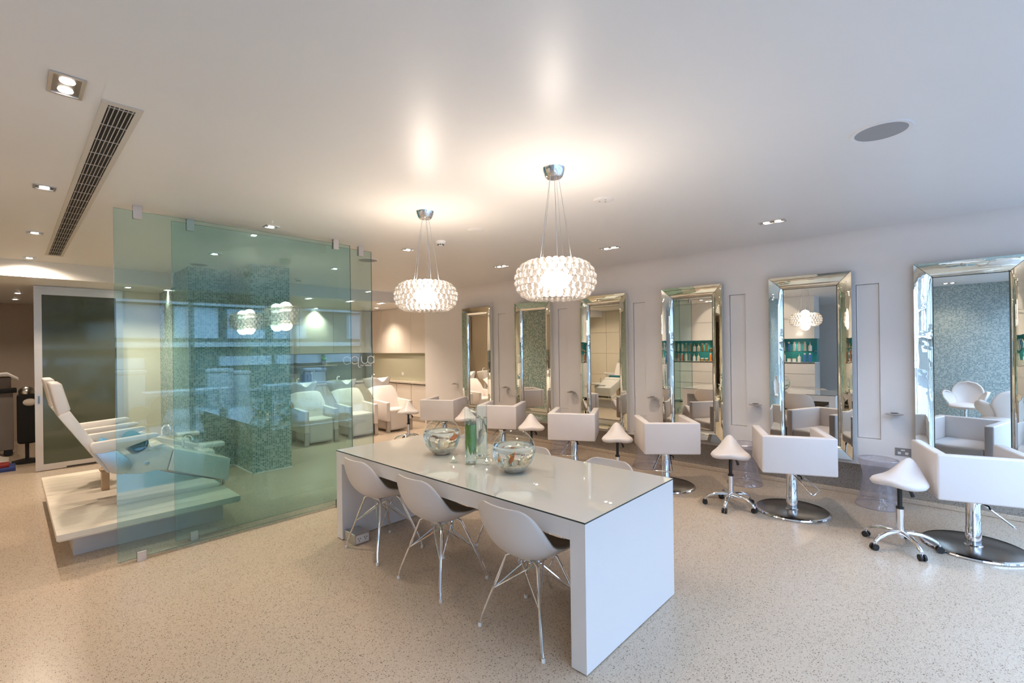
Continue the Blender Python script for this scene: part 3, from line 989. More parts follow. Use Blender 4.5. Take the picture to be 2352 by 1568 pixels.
# ------------------------------------------------------------------ things on the table
def fish_bowl(x, y, r, label):
    t = thing('fish_bowl', label, 'fish bowl', (x, y, TH), 0, 'fish bowls on the table')
    zc = r * 0.93
    def sph(rad, z0, z1, n):
        out = []
        for k in range(n + 1):
            z = z0 + (z1 - z0) * k / n
            out.append((math.sqrt(max(0, rad * rad - (z - zc) ** 2)), z))
        return out
    zb, ztop = zc - math.sqrt(r * r - (0.42 * r) ** 2), zc + r * 0.80
    a0 = math.acos((zb - zc) / r * -1); a1 = math.acos(-(ztop - zc) / r)
    prof = [(0, zb)] + [(r * math.sin(a0 + (a1 - a0) * k / 24), zc - r * math.cos(a0 + (a1 - a0) * k / 24)) for k in range(25)]
    MB().lathe(prof, 48).build('bowl', 'clear', t)
    rt = prof[-1][0]
    MB().lathe([(rt - 0.003, ztop - 0.001), (rt, ztop + 0.003), (rt + 0.003, ztop - 0.001), (rt, ztop - 0.004)], 48, close=True).build('rim', 'clear', t)
    ri = r - 0.004
    # gravel heap and water above it
    zg = zc - r * 0.60
    zw = zc + r * 0.28
    al = math.acos(-(zg - zc) / ri * 1.0) if abs((zg - zc) / ri) < 1 else 0.5
    b0 = math.acos((zc - zb - 0.004) / ri); bg_ = math.acos((zc - zg) / ri)
    MB().lathe([(0, zb + 0.003)] + [((ri - 0.001) * math.sin(b0 + (bg_ - b0) * k / 8), zc - (ri - 0.001) * math.cos(b0 + (bg_ - b0) * k / 8)) for k in range(9)] + [(ri * 0.45, zg + 0.006), (0, zg + 0.002)], 40).build('gravel_bed', 'gravel', t)
    gr = MB()
    rnd = random.Random(int(x * 100))
    for k in range(150):
        aa, q = rnd.uniform(0, 2 * PI), math.sqrt(rnd.uniform(0, 1)) * ri * 0.74
        gr.sphere((q * math.cos(aa), q * math.sin(aa), zg + 0.004), rnd.uniform(0.003, 0.0055), 5, 3)
    tag(gr.build('gravel_stones', 'gravel', t), kind='stuff')
    bw = math.acos((zc - zw) / ri)
    c0 = bg_ + 0.04
    MB().lathe([(0, zg + 0.011)] + [((ri - 0.0015) * math.sin(c0 + (bw - c0) * k / 20), zc - (ri - 0.0015) * math.cos(c0 + (bw - c0) * k / 20)) for k in range(21)] + [(0, zw)], 48).build('water', 'water', t)
    return t


fish_bowl(2.37, 2.975, 0.150, 'round glass fish bowl with one fish, farther from the camera')
fish_bowl(2.345, 2.165, 0.150, 'round glass fish bowl with two fish, nearer the camera')


def goldfish(loc, yaw, pitch, L, label):
    t = thing('goldfish', label, 'goldfish', loc, yaw, 'goldfish')
    t.rotation_euler = (0, pitch, yaw)
    def fn(u, v):
        a = 2 * PI * u
        s = v
        prof_r = 0.17 * math.sin(PI * min(1, s * 0.98 + 0.01)) ** 0.8 * (1 - 0.35 * s)
        return (L * (0.5 - s * 0.78), L * prof_r * 0.62 * math.cos(a), L * prof_r * 1.15 * math.sin(a))
    MB().grid(fn, 12, 12, closed_u=True).build('body', 'fish', t, angle=80)
    MB().prism([(-L * 0.24, 0), (-L * 0.5, L * 0.17), (-L * 0.43, 0), (-L * 0.5, -L * 0.17)], 'y', -0.0012, 0.0012).build('tail_fin', 'fish_fin', t, smooth=False)
    MB().prism([(L * 0.16, L * 0.14), (-L * 0.02, L * 0.30), (-L * 0.16, L * 0.12)], 'y', -0.001, 0.001).build('dorsal_fin', 'fish_fin', t, smooth=False)
    for s in (-1, 1):
        MB().sphere((L * 0.36, s * L * 0.075, L * 0.03), L * 0.022, 8, 6).build('eye', 'black', t)


goldfish((2.43, 2.91, TH + 0.135), R(150), R(28), 0.095, 'large goldfish swimming head up in the farther bowl')
goldfish((2.33, 2.16, TH + 0.105), R(100), R(55), 0.075, 'goldfish swimming steeply in the middle of the nearer bowl')
goldfish((2.315, 2.235, TH + 0.09), R(200), R(12), 0.06, 'small goldfish low at the left of the nearer bowl')


def vase(x, y, r, h, fill, label):
    t = thing('cylinder_vase', label, 'vase', (x, y, TH), 0, 'tall glass vases')
    MB().lathe([(0, 0.0), (r - 0.002, 0.0), (r, 0.002), (r, h), (r - 0.003, h + 0.001), (r - 0.0035, h), (r - 0.0035, 0.014), (0, 0.013)], 40).build('glass', 'clear', t)
    if fill:
        MB().lathe([(0, 0.016), (r - 0.0045, 0.016), (r - 0.0045, fill), (0, fill)], 40).build('water', 'water', t)
    return t


vase(2.285, 2.535, 0.046, 0.405, 0.30, 'tall clear glass vase holding green leaves in water')
vase(2.475, 2.62, 0.046, 0.405, 0.31, 'tall clear glass vase with a single bent stem')

lv = thing('leaf_bundle', 'bundle of long green leaves bent down inside the front vase', 'leaves', (2.285, 2.535, TH + 0.02))
rnd = random.Random(3)
for k in range(9):
    a = 2 * PI * k / 9 + rnd.uniform(-0.2, 0.2)
    ln = rnd.uniform(0.17, 0.27)
    rad = 0.036
    top = 0.27
    def fn(u, v, a=a, ln=ln, rad=rad):
        w = 0.0195 * math.sin(PI * min(1, 0.14 + 0.86 * v)) ** 0.7
        s = (2 * u - 1) * w
        q = rad * (1 - 0.25 * v * (1 if ln > 0.2 else 0.4))
        aa = a + s / 0.036 + 0.25 * v
        return (q * math.cos(aa), q * math.sin(aa), top - ln * v)
    MB().grid(fn, 4, 10).build('leaf', 'leaf', lv, angle=80)
for k in range(4):
    a = 2 * PI * k / 4 + 0.6
    MB().tube([(0.03 * math.cos(a), 0.03 * math.sin(a), 0.25), (0.015 * math.cos(a), 0.015 * math.sin(a), 0.285), (-0.026 * math.cos(a), -0.026 * math.sin(a), 0.315)], 0.0016, 6).build('stem', 'stem', lv)
st = tag(MB().tube([(-0.036, 0.0, 0.33), (-0.01, 0.005, 0.315), (0.02, 0.01, 0.285), (0.034, 0.012, 0.24), (0.036, 0.012, 0.19)], 0.0022, 6).build('bent_stem', 'stem', None), 'thin bent green stem in the rear vase', 'stem')
st.location = (2.475, 2.62, TH)


def candle(x, y, s, label):
    t = thing('candle_holder', label, 'candle', (x, y, TH), R(20), 'glass tealight holders')
    MB().box(-s, s, -s, s, 0, 2 * s, 0.004).build('glass_cube', 'clear', t)
    MB().lathe([(s * 0.72, 2 * s - 0.001), (s * 0.66, s * 0.7), (0, s * 0.66)], 20).build('cup', 'clear', t)
    MB().lathe([(0, s * 0.68), (s * 0.5, s * 0.68), (s * 0.5, s * 1.02), (0, s * 1.02)], 18).build('tealight', 'wax', t)
    MB().lathe([(0, s * 1.06), (0.0045, s * 1.18), (0.004, s * 1.32), (0, s * 1.62)], 10).build('flame', 'flame', t)


candle(2.235, 2.675, 0.026, 'lit glass tealight between the far bowl and the leafy vase')
candle(2.345, 2.435, 0.026, 'lit glass tealight right in front of the rear vase')
candle(2.56, 2.66, 0.026, 'lit glass tealight partly behind the rear vase')
candle(2.475, 2.245, 0.026, 'lit glass tealight behind the left rim of the nearer bowl')


# ------------------------------------------------------------------ mirrors
MW, MH, MZ0, FW = 0.765, 1.945, 0.382, 0.132


def make_mirror():
    t = thing('wall_mirror', 'x', 'mirror')
    # local: x out of the wall (negative = into the room), y along the wall, z up
    # cross-section of the curved rail: q from outer edge (0) to inner edge (1) -> depth from the wall
    def dep(q):
        if q < 0.70:
            return 0.074 - 0.022 * (q / 0.70) ** 1.15
        s = (q - 0.70) / 0.30
        return 0.052 - 0.012 * s - 0.028 * (1 - math.sqrt(max(0, 1 - s * s)))
    qs = [0, 0.08, 0.2, 0.32, 0.44, 0.56, 0.66, 0.72, 0.78, 0.84, 0.89, 0.93, 0.96, 0.985, 1.0]
    hw, hh = MW / 2, MH / 2
    def corner(c, q):
        sy, sz = [(-1, -1), (1, -1), (1, 1), (-1, 1)][c]
        return Vector((-dep(q), sy * (hw - FW * q), MZ0 + hh + sz * (hh - FW * q)))
    for s in range(4):
        b = MB()
        N = 10
        rows = [[b.bm.verts.new(corner(s, q).lerp(corner((s + 1) % 4, q), k / N)) for k in range(N + 1)] for q in qs]
        for i in range(len(qs) - 1):
            for k in range(N):
                b.bm.faces.new((rows[i][k], rows[i][k + 1], rows[i + 1][k + 1], rows[i + 1][k]))
        # outer edge back to the wall
        o0 = [b.bm.verts.new(Vector((0, v.co.y, v.co.z))) for v in rows[0]]
        for k in range(N):
            b.bm.faces.new((o0[k], o0[k + 1], rows[0][k + 1], rows[0][k]))
        b.build('frame_rail', 'mirror_frame', t, angle=60)
        pts = [corner(s, q) + Vector((-0.0012, 0, 0)) for q in qs[:-1]]
        MB().tube(pts, 0.0016, 5).build('mitre_seam', 'mirror_seam', t)
    iw, ih = hw - FW, hh - FW
    MB().box(-0.0125, -0.0065, -iw - 0.002, iw + 0.002, MZ0 + hh - ih - 0.002, MZ0 + hh + ih + 0.002).build('mirror_glass', 'mirror', t, smooth=False)
    e = MB()
    w = 0.005
    zc = MZ0 + hh
    e.box(-0.0145, -0.0125, -iw, -iw + w, zc - ih, zc + ih).box(-0.0145, -0.0125, iw - w, iw, zc - ih, zc + ih)
    e.box(-0.0145, -0.0125, -iw, iw, zc - ih, zc - ih + w).box(-0.0145, -0.0125, -iw, iw, zc + ih - w, zc + ih)
    e.build('inner_border', 'mirror_seam', t, smooth=False)
    MB().box(-0.006, 0.0, -hw + 0.02, hw - 0.02, MZ0 + 0.02, MZ0 + MH - 0.02).build('backing', 'black', t, smooth=False)
    return t


MIR = make_mirror()
MY = [6.345, 4.985, 3.64, 2.345, 1.065, -0.185]
ml = ['narrow-looking tall mirror farthest from the camera, beside the kitchen', 'tall mirror second from the kitchen, reflecting grey-green mosaic',
      'tall mirror third from the kitchen, reflecting a pedicure chair', 'tall mirror fourth from the kitchen, reflecting shelves of bottles',
      'tall mirror fifth from the kitchen, reflecting the retail cabinet corner', 'tall mirror at the right edge of the picture, reflecting rounded white chairs']
for i, y in enumerate(MY):
    place(MIR, i, (XW - 0.001, y, 0), 0, ml[i], 'curved-frame mirrors along the wall')


def make_tray():
    t = thing('wall_tray', 'x', 'wall tray')
    MB().sphere((-0.075, 0, 0), 0.075, 28, 12, (0.85, 1.0, 0.17)).build('dish', 'tray_chrome', t)
    MB().tube([(0.0, 0, -0.004), (-0.03, 0, -0.006)], 0.012, 12).build('bracket', 'chrome', t)
    MB().lathe([(0, 0.0105), (0.03, 0.0115), (0.034, 0.0135), (0.026, 0.016), (0, 0.0155)], 24, (-0.075, 0, 0)).build('inset_ring', 'dark_steel', t)
    return t


TRAY = make_tray()
TYS = [6.965, 5.60, 4.20, 2.875, 1.60, 0.353]
tl_ = ['oval chrome wall tray beside the mirror farthest away', 'oval chrome wall tray left of the second mirror', 'oval chrome wall tray left of the third mirror',
       'oval chrome wall tray left of the fourth mirror', 'oval chrome wall tray left of the fifth mirror', 'oval chrome wall tray left of the rightmost mirror']
for i, y in enumerate(TYS):
    place(TRAY, i, (XW, y, 0.885), 0, tl_[i], 'chrome wall trays')
ow = thing('wall_outlet', 'grey double wall outlet low between the two rightmost mirrors', 'outlet', (XW, 0.295, 0.51))
MB().box(-0.008, 0, -0.06, 0.06, -0.038, 0.038, 0.002, 1).build('plate', 'socket', ow, smooth=False)
for yy in (-0.028, 0.028):
    MB().box(-0.011, -0.008, yy - 0.012, yy + 0.012, -0.022, 0.0).build('socket_face', 'white_plastic', ow, smooth=False)
MB().box(-0.011, -0.008, -0.015, 0.015, 0.012, 0.024).build('switch', 'white_plastic', ow, smooth=False)


# ------------------------------------------------------------------ styling chairs
def make_styling_chair():
    t = thing('styling_chair', 'x', 'chair')
    MB().box(-0.315, -0.245, -0.295, 0.295, 0.42, 0.757, 0.014, 3).build('backrest', 'leather', t)
    for s in (-1, 1):
        y0, y1 = (0.222, 0.295) if s > 0 else (-0.295, -0.222)
        MB().box(-0.252, 0.31, y0, y1, 0.42, 0.757, 0.014, 3).build('armrest', 'leather', t)
    MB().box(-0.25, 0.305, -0.226, 0.226, 0.425, 0.525, 0.03, 3).build('seat_cushion', 'leather', t)
    MB().box(-0.16, 0.16, -0.15, 0.15, 0.395, 0.422).build('seat_plate', 'black', t, smooth=False)
    MB().lathe([(0, 0.395), (0.030, 0.395), (0.030, 0.375), (0.044, 0.370), (0.044, 0.16), (0.047, 0.155), (0.047, 0.03), (0.058, 0.022), (0, 0.022)], 32).build('column', 'chrome', t)
    MB().lathe([(0, 0.0), (0.308, 0.0), (0.314, 0.006), (0.312, 0.014), (0.298, 0.020), (0.06, 0.0235), (0, 0.0235)], 64).build('base_disc', 'dark_steel', t)
    MB().lathe([(0.296, 0.0215), (0.311, 0.0165), (0.316, 0.007), (0.311, 0.0)], 64).build('base_rim', 'chrome', t)
    MB().tube([(0.045, -0.055, 0.355), (0.19, -0.10, 0.225), (0.205, -0.09, 0.212), (0.205, 0.09, 0.212), (0.19, 0.10, 0.225), (0.045, 0.055, 0.355), (-0.03, 0.052, 0.36)], 0.0065, 8).build('foot_bar', 'chrome', t)
    MB().lathe([(0.0445, 0.345), (0.052, 0.347), (0.052, 0.365), (0.0445, 0.367)], 32).build('collar', 'chrome', t)
    MB().tube([(-0.045, -0.03, 0.36), (-0.10, -0.055, 0.355), (-0.115, -0.06, 0.335)], 0.006, 8).build('pump_lever', 'black', t)
    return t


STY = make_styling_chair()
sty = [((4.93, 6.12), 28), ((5.0, 4.84), 28), ((4.99, 3.53), 28), ((5.04, 2.315), 38), ((5.04, 1.065), 23), ((5.03, -0.16), 16)]
sl_ = ['white box-shaped styling chair farthest away, left of the vases', 'white box-shaped styling chair directly behind the tall vases', 'white box-shaped styling chair third from the far end, right of the nearer fish bowl',
       'white box-shaped styling chair fourth from the far end, turned most to the side', 'white box-shaped styling chair second from the right, with its whole round base in view', 'white box-shaped styling chair cut off by the right edge']
FOOT = [190, 190, 195, 195, 262, 285]
for i, (xy, a) in enumerate(sty):
    o = place(STY, i, (xy[0], xy[1], 0), R(a), sl_[i], 'styling chairs facing the mirrors')
    for ch in o.children:
        if ch.name.startswith('foot_bar'): ch.rotation_euler = (0, 0, R(FOOT[i] - a))


# ------------------------------------------------------------------ saddle stools
def make_stool():
    t = thing('saddle_stool', 'x', 'stool')
    def hump(x, y):
        xx = min(1, max(0, (x + 0.16) / 0.32))
        return math.exp(-(y / 0.092) ** 2) * (0.10 + 0.90 * (xx * xx * (3 - 2 * xx)))
    def h(x, y):
        return 0.500 + 0.150 * hump(x, y)
    def edge(a):
        # saddle outline: rounded-square, a little narrower at the front (+x)
        c, s = math.cos(a), math.sin(a)
        k = (abs(c) ** 2.6 + abs(s) ** 2.6) ** (-1 / 2.6)
        return (0.160 * c * k, (0.180 - 0.03 * max(0, c)) * s * k)
    def fn_top(u, v):
        ex, ey = edge(2 * PI * u)
        x, y = ex * v, ey * v
        return (x, y, h(x, y) + 0.030 * math.sqrt(max(0, 1 - v ** 8)) + 0.012 * v ** 8 * math.exp(-(y / 0.1) ** 2))
    def fn_bot(u, v):
        ex, ey = edge(2 * PI * u)
        x, y = ex * v, ey * v
        return (x, y, 0.500 + 0.150 * hump(x, y) * v ** 6 - 0.030 * math.sqrt(max(0, 1 - v ** 8)) + 0.012 * math.exp(-(y / 0.1) ** 2))
    MB().grid(fn_top, 40, 14, closed_u=True).grid(fn_bot, 40, 14, closed_u=True).build('saddle_seat', 'leather', t, angle=80)
    MB().box(-0.06, 0.06, -0.045, 0.045, 0.472, 0.50).build('seat_plate', 'black', t, smooth=False)
    MB().lathe([(0, 0.485), (0.022, 0.485), (0.022, 0.47), (0.0155, 0.463), (0.0155, 0.32), (0.026, 0.315), (0.026, 0.30), (0, 0.30)], 20).build('gas_lift', 'black', t)
    MB().lathe([(0, 0.30), (0.0235, 0.30), (0.0245, 0.12), (0.027, 0.09), (0.020, 0.075), (0, 0.075)], 24).build('column', 'chrome', t)
    MB().tube([(0.0, -0.02, 0.472), (0.02, -0.05, 0.45)], 0.003, 6).build('lever_rod', 'black', t)
    MB().tube([(0.02, -0.05, 0.45), (0.028, -0.062, 0.435), (0.034, -0.07, 0.405)], [0.006, 0.011, 0.013], 8).build('lever_paddle', 'black', t)
    for k in range(5):
        a = 2 * PI * k / 5 + 0.35
        M = Matrix.Rotation(a, 4, 'Z')
        b = MB()
        pts = [(0.0, 0.118), (0.06, 0.125), (0.13, 0.118), (0.19, 0.095), (0.225, 0.07), (0.235, 0.055)]
        rings = []
        for i, (x, z) in enumerate(pts):
            w = 0.022 - 0.009 * i / 5; hh = 0.016 - 0.005 * i / 5
            rings.append([b.bm.verts.new(Vector((x + 0.0 * dz, dy * w, z + dz * hh))) for dy, dz in ((-1, -0.7), (-0.9, 0.4), (-0.4, 1), (0.4, 1), (0.9, 0.4), (1, -0.7))])
        for i in range(len(rings) - 1):
            for j in range(6):
                b.bm.faces.new((rings[i][j], rings[i][(j + 1) % 6], rings[i + 1][(j + 1) % 6], rings[i + 1][j]))
        b.bm.faces.new(rings[0]); b.bm.faces.new(rings[-1])
        lg = b.xf(M).build('leg', 'chrome', t, angle=50)
        c = MB()
        for s in (-0.014, 0.014):
            c.tube([(0.235, s - 0.007, 0.024), (0.235, s + 0.007, 0.024)], 0.024, 14)
        c.xf(M).build('caster', 'black', lg)
        MB().lathe([(0.007, 0.024), (0.007, 0.062), (0.010, 0.064), (0, 0.066)], 10, (0.235, 0, 0)).xf(M).build('caster_pin', 'chrome', lg)
    return t


STO = make_stool()
sto = [((4.61, 6.69), 56), ((4.72, 5.33), 50), ((4.75, 4.06), 42), ((4.80, 2.79), 33), ((4.80, 1.54), 20), ((4.68, 0.255), -22)]
stl = ['white saddle stool farthest away, left of the farthest styling chair', 'white saddle stool just left of the tall vases', 'white saddle stool above the nearer fish bowl, third from the far end',
       'white saddle stool fourth from the far end, above the table corner', 'white saddle stool with chrome star base right of the table end', 'white saddle stool nearest the right edge, in front of a clear stool']
for i, (xy, a) in enumerate(sto):
    place(STO, i, (xy[0], xy[1], 0), R(a), stl[i], 'saddle stools between the styling chairs')


# ------------------------------------------------------------------ clear hourglass stools
def make_clear_stool():
    t = thing('clear_stool', 'x', 'stool')
    prof = [(0.185, 0.0), (0.176, 0.03), (0.150, 0.10), (0.127, 0.19), (0.118, 0.26), (0.124, 0.33), (0.143, 0.40), (0.160, 0.44), (0.163, 0.452), (0.150, 0.456), (0.0, 0.452)]
    rnd = random.Random(11)
    b = MB()
    n = 36
    rings = []
    for i, (r, z) in enumerate(prof):
        if r == 0:
            rings.append([b.bm.verts.new((0, 0, z))]); continue
        rings.append([b.bm.verts.new(Vector(((r + rnd.uniform(-0.004, 0.004)) * math.cos(2 * PI * (k + 0.5 * (i % 2)) / n), (r + rnd.uniform(-0.004, 0.004)) * math.sin(2 * PI * (k + 0.5 * (i % 2)) / n), z))) for k in range(n)])
    for i in range(len(rings) - 1):
        A, B = rings[i], rings[i + 1]
        for k in range(n):
            k2 = (k + 1) % n
            if len(B) == 1: b.bm.faces.new((A[k], A[k2], B[0]))
            elif i % 2 == 0:
                b.bm.faces.new((A[k], A[k2], B[k])); b.bm.faces.new((A[k2], B[k2], B[k]))
            else:
                b.bm.faces.new((A[k], B[k2], B[k])); b.bm.faces.new((A[k], A[k2], B[k2]))
    b.build('hourglass_body', 'acrylic', t, smooth=True, angle=12)
    MB().lathe([(0.180, 0.001), (0.187, 0.001), (0.187, 0.006), (0.180, 0.006)], 48, close=True).build('foot_rim', 'acrylic', t)
    MB().lathe([(0.150, 0.453), (0.164, 0.455), (0.160, 0.460), (0.150, 0.459)], 48, close=True).build('top_rim', 'acrylic', t)
    return t


CST = make_clear_stool()
cst = [(5.62, 4.22), (5.67, 2.86), (5.70, 1.675), (5.735, 0.475)]
csl = ['clear hourglass stool under the mirrors, farthest of the four', 'clear hourglass stool behind the fourth styling chair', 'clear hourglass stool behind the star-base saddle stool', 'clear hourglass stool nearest the right edge']
for i, xy in enumerate(cst):
    place(CST, i, (xy[0], xy[1], 0), i * 0.7, csl[i], 'clear acrylic stools under the mirrors')


# ------------------------------------------------------------------ pedicure deck and chairs
dk = thing('pedicure_deck', 'pale timber deck on a recessed plinth behind the partition', 'platform', (0.225, 4.78, 0))
DKX, DKY = 1.22, 2.36
npk = 15
pk = MB().box(0, DKX, 0.0, DKY / npk - 0.003, 0.205, 0.25, 0.002, 1).mesh('plank', 'deck', smooth=False)
for k in range(npk):
    put('plank', pk, dk, (0, k * DKY / npk, 0))
MB().box(0.01, DKX - 0.01, 0.01, DKY - 0.01, 0.195, 0.206).build('deck_frame', 'deck', dk, smooth=False)
MB().box(0.105, DKX - 0.08, 0.24, DKY - 0.2, 0.0, 0.196).build('plinth', 'deck_base', dk, smooth=False)


def make_ped():
    t = thing('pedicure_chair', 'x', 'chair')
    # local origin: deck top level 0.25, x as in the room minus 0.2, y centred
    def X(x): return x - 0.2
    def Zz(z): return z - 0.25
    W = 0.235
    # backrest slab (profile in x,z), headrest cushion, armrests
    MB().prism([(X(0.262), Zz(1.075)), (X(0.335), Zz(1.115)), (X(0.50), Zz(0.80)), (X(0.64), Zz(0.64)), (X(0.62), Zz(0.55)), (X(0.56), Zz(0.56)), (X(0.50), Zz(0.665))], 'y', -W, W, 0.012, 2).build('backrest', 'leather_warm', t)
    MB().prism([(X(0.215), Zz(1.345)), (X(0.29), Zz(1.345)), (X(0.345), Zz(1.115)), (X(0.268), Zz(1.070))], 'y', -W * 0.88, W * 0.88, 0.018, 3).build('headrest', 'leather_warm', t)
    for s in (-1, 1):
        y0, y1 = (W + 0.005, W + 0.075) if s > 0 else (-W - 0.075, -W - 0.005)
        MB().prism([(X(0.445), Zz(0.815)), (X(0.465), Zz(0.838)), (X(0.88), Zz(0.862)), (X(0.915), Zz(0.850)), (X(0.905), Zz(0.832)), (X(0.70), Zz(0.770)), (X(0.53), Zz(0.742)), (X(0.47), Zz(0.752))], 'y', y0, y1, 0.010, 2).build('armrest', 'leather_warm', t)
        yy0, yy1 = (W + 0.0, W + 0.022) if s > 0 else (-W - 0.022, -W)
        MB().prism([(X(0.475), Zz(0.760)), (X(0.62), Zz(0.755)), (X(0.70), Zz(0.66)), (X(0.728), Zz(0.60)), (X(0.715), Zz(0.555)), (X(0.655), Zz(0.528)), (X(0.585), Zz(0.555))], 'y', yy0, yy1, 0.006, 2).build('side_shield', 'steel', t)
    # seat tub and sloping foot section
    tub = MB().prism([(X(0.60), Zz(0.735)), (X(0.66), Zz(0.695)), (X(0.76), Zz(0.690)), (X(0.88), Zz(0.735)), (X(0.95), Zz(0.748)), (X(1.03), Zz(0.69)), (X(0.98), Zz(0.50)), (X(0.90), Zz(0.515)), (X(0.80), Zz(0.505)), (X(0.70), Zz(0.52)), (X(0.62), Zz(0.56))], 'y', -W, W, 0.010, 2).build('seat_tub', 'gloss_white', t)
    for s in (-1, 1):
        c = MB().lathe([(0, 0.003), (0.014, 0.003), (0.019, 0.002), (0.022, 0.0)], 24)
        c.xf(Matrix.Translation((X(0.83), s * W, Zz(0.592))) @ Matrix.Rotation(-s * PI / 2, 4, 'X')).build('round_button', 'steel', tub)
    MB().prism([(X(1.035), Zz(0.688)), (X(1.50), Zz(0.510)), (X(1.475), Zz(0.295)), (X(0.985), Zz(0.500))], 'y', -W, W, 0.008, 2).build('foot_section', 'gloss_white', t)
    MB().prism([(X(0.625), Zz(0.25)), (X(1.40), Zz(0.25)), (X(1.43), Zz(0.30)), (X(1.0), Zz(0.47)), (X(0.90), Zz(0.515)), (X(0.72), Zz(0.520)), (X(0.625), Zz(0.54))], 'y', -W + 0.03, W - 0.03).build('mirrored_pedestal', 'chrome', t, smooth=False)
    for s in (-1, 1):
        MB().tube([(X(1.455), s * 0.16, Zz(0.25)), (X(1.455), s * 0.16, Zz(0.31))], 0.012, 10).build('foot', 'steel', t)
    # foot bath with tap and foot rest
    MB().box(X(1.10), X(1.42), -0.04, 0.30, Zz(0.50), Zz(0.585), 0.02, 2).build('tap_ledge', 'gloss_white', t)
    tp = MB().tube([(X(1.20) + 0.0, 0.22, Zz(0.585)), (X(1.20), 0.22, Zz(0.68)), (X(1.205), 0.215, Zz(0.715)), (X(1.225), 0.205, Zz(0.735)), (X(1.25), 0.19, Zz(0.735)), (X(1.27), 0.18, Zz(0.715)), (X(1.275), 0.178, Zz(0.68))], 0.011, 10).build('tap', 'chrome', t)
    MB().tube([(X(1.17), 0.25, Zz(0.585)), (X(1.17), 0.25, Zz(0.63))], 0.013, 10).build('tap_knob', 'chrome', tp)
    fr = MB().box(X(1.34), X(1.56), 0.14, 0.30, Zz(0.575), Zz(0.625), 0.018, 3).build('foot_rest', 'gloss_white', t)
    MB().tube([(X(1.45), 0.22, Zz(0.50)), (X(1.45), 0.22, Zz(0.58))], 0.012, 10).build('foot_rest_post', 'chrome', fr)
    return t


PED = make_ped()
for i, y in enumerate((5.48, 6.45)):
    place(PED, i, (0.2, y, 0.25), 0, ['white reclined pedicure chair on the deck, nearer the camera', 'white reclined pedicure chair on the deck, behind the nearer one'][i], 'pedicure chairs')


def towel_roll(x, y, z, w, r, m, label):
    t = thing('rolled_towel', label, 'towel', (x, y, z), R(90), 'rolled towels')
    b = MB()
    b.tube([(-w / 2, 0, r), (-w / 2 + 0.012, 0, r), (w / 2 - 0.012, 0, r), (w / 2, 0, r)], [r * 0.86, r, r, r * 0.86], 20)
    b.build('roll', m, t, angle=50)
    for s in (-1, 1):
        pts = [(s * (w / 2 + 0.001), r * 0.8 * (1 - k / 26) * math.cos(k * 0.55), r + r * 0.8 * (1 - k / 26) * math.sin(k * 0.55)) for k in range(24)]
        MB().tube(pts, 0.0022, 5).build('spiral_fold', m, t)


towel_roll(0.78, 5.47, 0.700, 0.42, 0.072, 'teal', 'teal rolled towel lying on the nearer pedicure chair')
towel_roll(0.80, 6.45, 0.695, 0.40, 0.05, 'teal', 'teal rolled towel lying on the farther pedicure chair')
cu = thing('neck_cushion', 'small blue round cushion against the nearer pedicure backrest', 'cushion', (0.575, 5.62, 0.74))
MB().sphere((0, 0, 0.035), 0.05, 16, 10, (0.7, 1.6, 0.75)).build('cushion_body', 'blue_towel', cu)
MB().tube([(0, -0.078, 0.035), (0, -0.05, 0.071), (0, 0, 0.0735), (0, 0.05, 0.071), (0, 0.078, 0.035)], 0.002, 5).build('piping', 'blue_towel', cu)
tbx = thing('timber_block', 'raw timber block standing on the deck between the pedicure chairs', 'block', (0.60, 5.98, 0.25))
MB().box(0, 0.085, 0, 0.085, 0, 0.19, 0.003, 1).build('post', 'timber', tbx, smooth=False)
MB().box(-0.012, 0.097, -0.012, 0.097, 0.19, 0.205, 0.002, 1).build('cap', 'timber', tbx, smooth=False)


